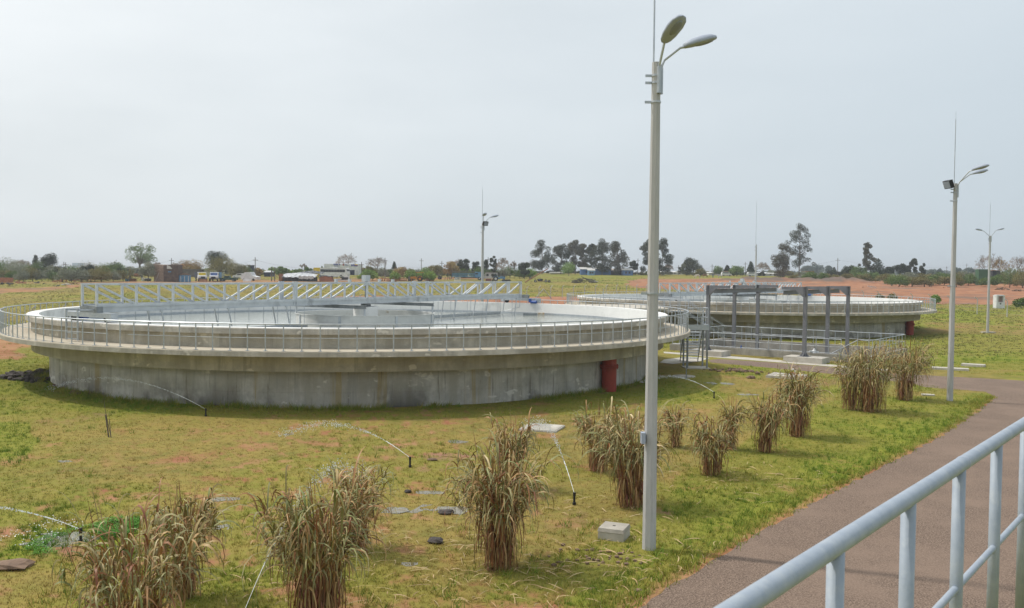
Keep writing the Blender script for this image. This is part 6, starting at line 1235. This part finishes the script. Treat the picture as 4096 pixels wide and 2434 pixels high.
for f, (x, y) in ((f1, (5.5, 154.4)), (f3, (61, 135))):
    z = float(terr(y))
    for s in (-1, 1): MB(f.location).tube([(x, y, z + 1.8), (x + s * 1.5, y + s * .6, z)], .07, 6).build('brace', M['conc_pole'], f)
# utility poles and wires
def upole(px, top, base, D, label, arm=True, r_=.14):
    b = P(px, base, D); b.z = ground_z(b.x, b.y); h_ = P(px, top, D).z - b.z; t = thing('utility_pole', b, label, 'pole', group='utility poles on the skyline'); MB().tube([(0, 0, -.3), (0, 0, h_)], [r_, r_ * .75], 7).build('pole', WOODG, t)
    if arm: MB().span(-.8, .8, -.06, .06, h_ - .9, h_ - .78).build('crossarm', WOODG, t)
    return Vector((b.x, b.y, b.z + h_))
tops = {}
for i, a in enumerate([(1021, 1030, 1115, 260, 'dark pole right of the spreading brown tree'), (1446, 1049, 1100, 280, 'leaning dark pole right of the shop'), (1540, 1032, 1108, 280, 'brown pole before the bare branching tree'), (1685, 1035, 1100, 330, 'thin mast above the hedge in the middle'), (1767, 1045, 1100, 320, 'pole left of the yellow olive tree'), (2551, 1035, 1098, 390, 'pole right of the small dark tree'), (2714, 1062, 1098, 400, 'small pole right of the nearest lamp post'), (2848, 1058, 1098, 400, 'pole above the grazing horses'), (2981, 1049, 1098, 400, 'pole with crossarm left of the dark conifer'), (3350, 1033, 1104, 330, 'tall pole with crossarm right of the hazy trees'), (256, 1048, 1108, 300, 'left one of two poles over the thicket'), (263, 1050, 1108, 305, 'right one of two poles over the thicket'), (686, 1033, 1090, 300, 'pole rising behind the brick ruin'), (1952, 1030, 1100, 310, 'dark pole right of the rear lamp post'), (3866, 1056, 1098, 500, 'small far pole right of the lamp post at the bend'), (3786, 1066, 1098, 500, 'small far pole left of the lamp post at the bend')]): tops[i] = upole(*a)
wr = MB()
for a, b_ in ((10, 12), (12, 0), (0, 1), (1, 2), (2, 4), (4, 13), (13, 5), (5, 6), (6, 7), (7, 8), (8, 9), (9, 14)):
    p, q = tops[a], tops[b_]; wr.tube([p.lerp(q, s) - Vector((0, 0, 4 * 2.0 * s * (1 - s) + .8)) for s in np.linspace(0, 1, 9)], .018, 3)
tag(wr.build('power_line', DK), 'thin overhead wires strung along the skyline poles', 'wires')
# grazing animals
def animal(px, py, D, m, label, cat, rz, graze=True, s=1.0, name='horse'):
    b = P(px, py, D); b.z = ground_z(b.x, b.y); me = bpy.data.meshes.new(name)
    head = [(1.02, 0, .95, .10), (1.28, 0, .30, .09), (1.45, 0, .12, .06)] if graze else [(1.15, 0, 1.5, .11), (1.35, 0, 1.62, .09), (1.6, 0, 1.45, .06)]
    vs = [(0, 0, 1.12, .30), (.55, 0, 1.15, .29), (-.6, 0, 1.15, .27)] + [head[0], head[1], head[2]] + [(-.82, 0, 1.05, .06), (-.9, 0, .55, .05)]
    es = [(0, 1), (0, 2), (1, 3), (3, 4), (4, 5), (2, 6), (6, 7)]
    for x, pr in ((.6, 1), (-.62, 2)):
        for sy in (-1, 1):
            n = len(vs); vs += [(x, sy * .17, .75, .12), (x + (.03 if pr == 1 else -.1), sy * .17, .42, .07), (x, sy * .17, .04, .06)]; es += [(pr, n), (n, n + 1), (n + 1, n + 2)]
    me.from_pydata([v[:3] for v in vs], es, []); o = bpy.data.objects.new(name, me); COL.objects.link(o); o.modifiers.new('skin', 'SKIN')
    for i, v in enumerate(vs): me.skin_vertices[0].data[i].radius = (v[3], v[3]); me.skin_vertices[0].data[i].use_root = i == 0
    sb_ = o.modifiers.new('sub', 'SUBSURF'); sb_.levels = sb_.render_levels = 1; me.materials.append(m); o.location = b; o.rotation_euler = (0, 0, rz); o.scale = (s, s, s); tag(o, label, cat)
animal(2790, 1111, 330, paint('pale_coat', (.62, .57, .47)), 'cream white horse grazing with its head down', 'horse', PI, s=1.15); animal(2819, 1108, 345, paint('chestnut_coat', (.20, .075, .035)), 'chestnut horse grazing right of the cream one', 'horse', 0, s=.95)
animal(2880, 1109, 345, paint('grey_coat', (.5, .5, .48)), 'grey white horse standing right of the chestnut one', 'horse', PI, graze=False, s=.95); animal(2416, 1139, 165, WH, 'small white goat in the meadow right of the timber stack', 'goat', 0, graze=False, s=.45, name='goat')
b = P(2852, 1109, 345); b.z = ground_z(b.x, b.y)
me = bpy.data.meshes.new('person'); vs = [(0, 0, .95, .15), (0, 0, 1.3, .17), (0, 0, 1.5, .07), (0, 0, 1.68, .11), (.1, 0, .5, .09), (.1, 0, .05, .06), (-.1, 0, .5, .09), (-.1, 0, .05, .06), (.24, 0, 1.35, .07), (.28, 0, .85, .045), (-.24, 0, 1.35, .07), (-.28, 0, .85, .045)]
me.from_pydata([v[:3] for v in vs], [(0, 1), (1, 2), (2, 3), (0, 4), (4, 5), (0, 6), (6, 7), (1, 8), (8, 9), (1, 10), (10, 11)], []); o = bpy.data.objects.new('person', me); COL.objects.link(o); o.modifiers.new('skin', 'SKIN')
for i, v in enumerate(vs): me.skin_vertices[0].data[i].radius = (v[3], v[3]); me.skin_vertices[0].data[i].use_root = i == 0
sb_ = o.modifiers.new('sub', 'SUBSURF'); sb_.levels = sb_.render_levels = 1; me.materials.append(paint('blue_grey_clothes', (.10, .15, .22))); o.location = b; tag(o, 'tiny person in blue grey clothes among the grazing horses', 'person')
# ------------------------------------------------------------------ haze
hz = bpy.data.materials.new('haze'); hz.use_nodes = True; N = hz.node_tree; N.nodes.remove(N.nodes['Principled BSDF']); pv = N.nodes.new('ShaderNodeVolumePrincipled')
pv.inputs['Color'].default_value = (.90, .94, 1, 1); pv.inputs['Density'].default_value = .00035; pv.inputs['Anisotropy'].default_value = .3; N.links.new(pv.outputs[0], N.nodes['Material Output'].inputs['Volume'])
tag(MB().span(-7200, 7200, -7200, 7200, -4, 42).build('haze', hz), 'thin pale haze over the plain', 'haze', kind='stuff')
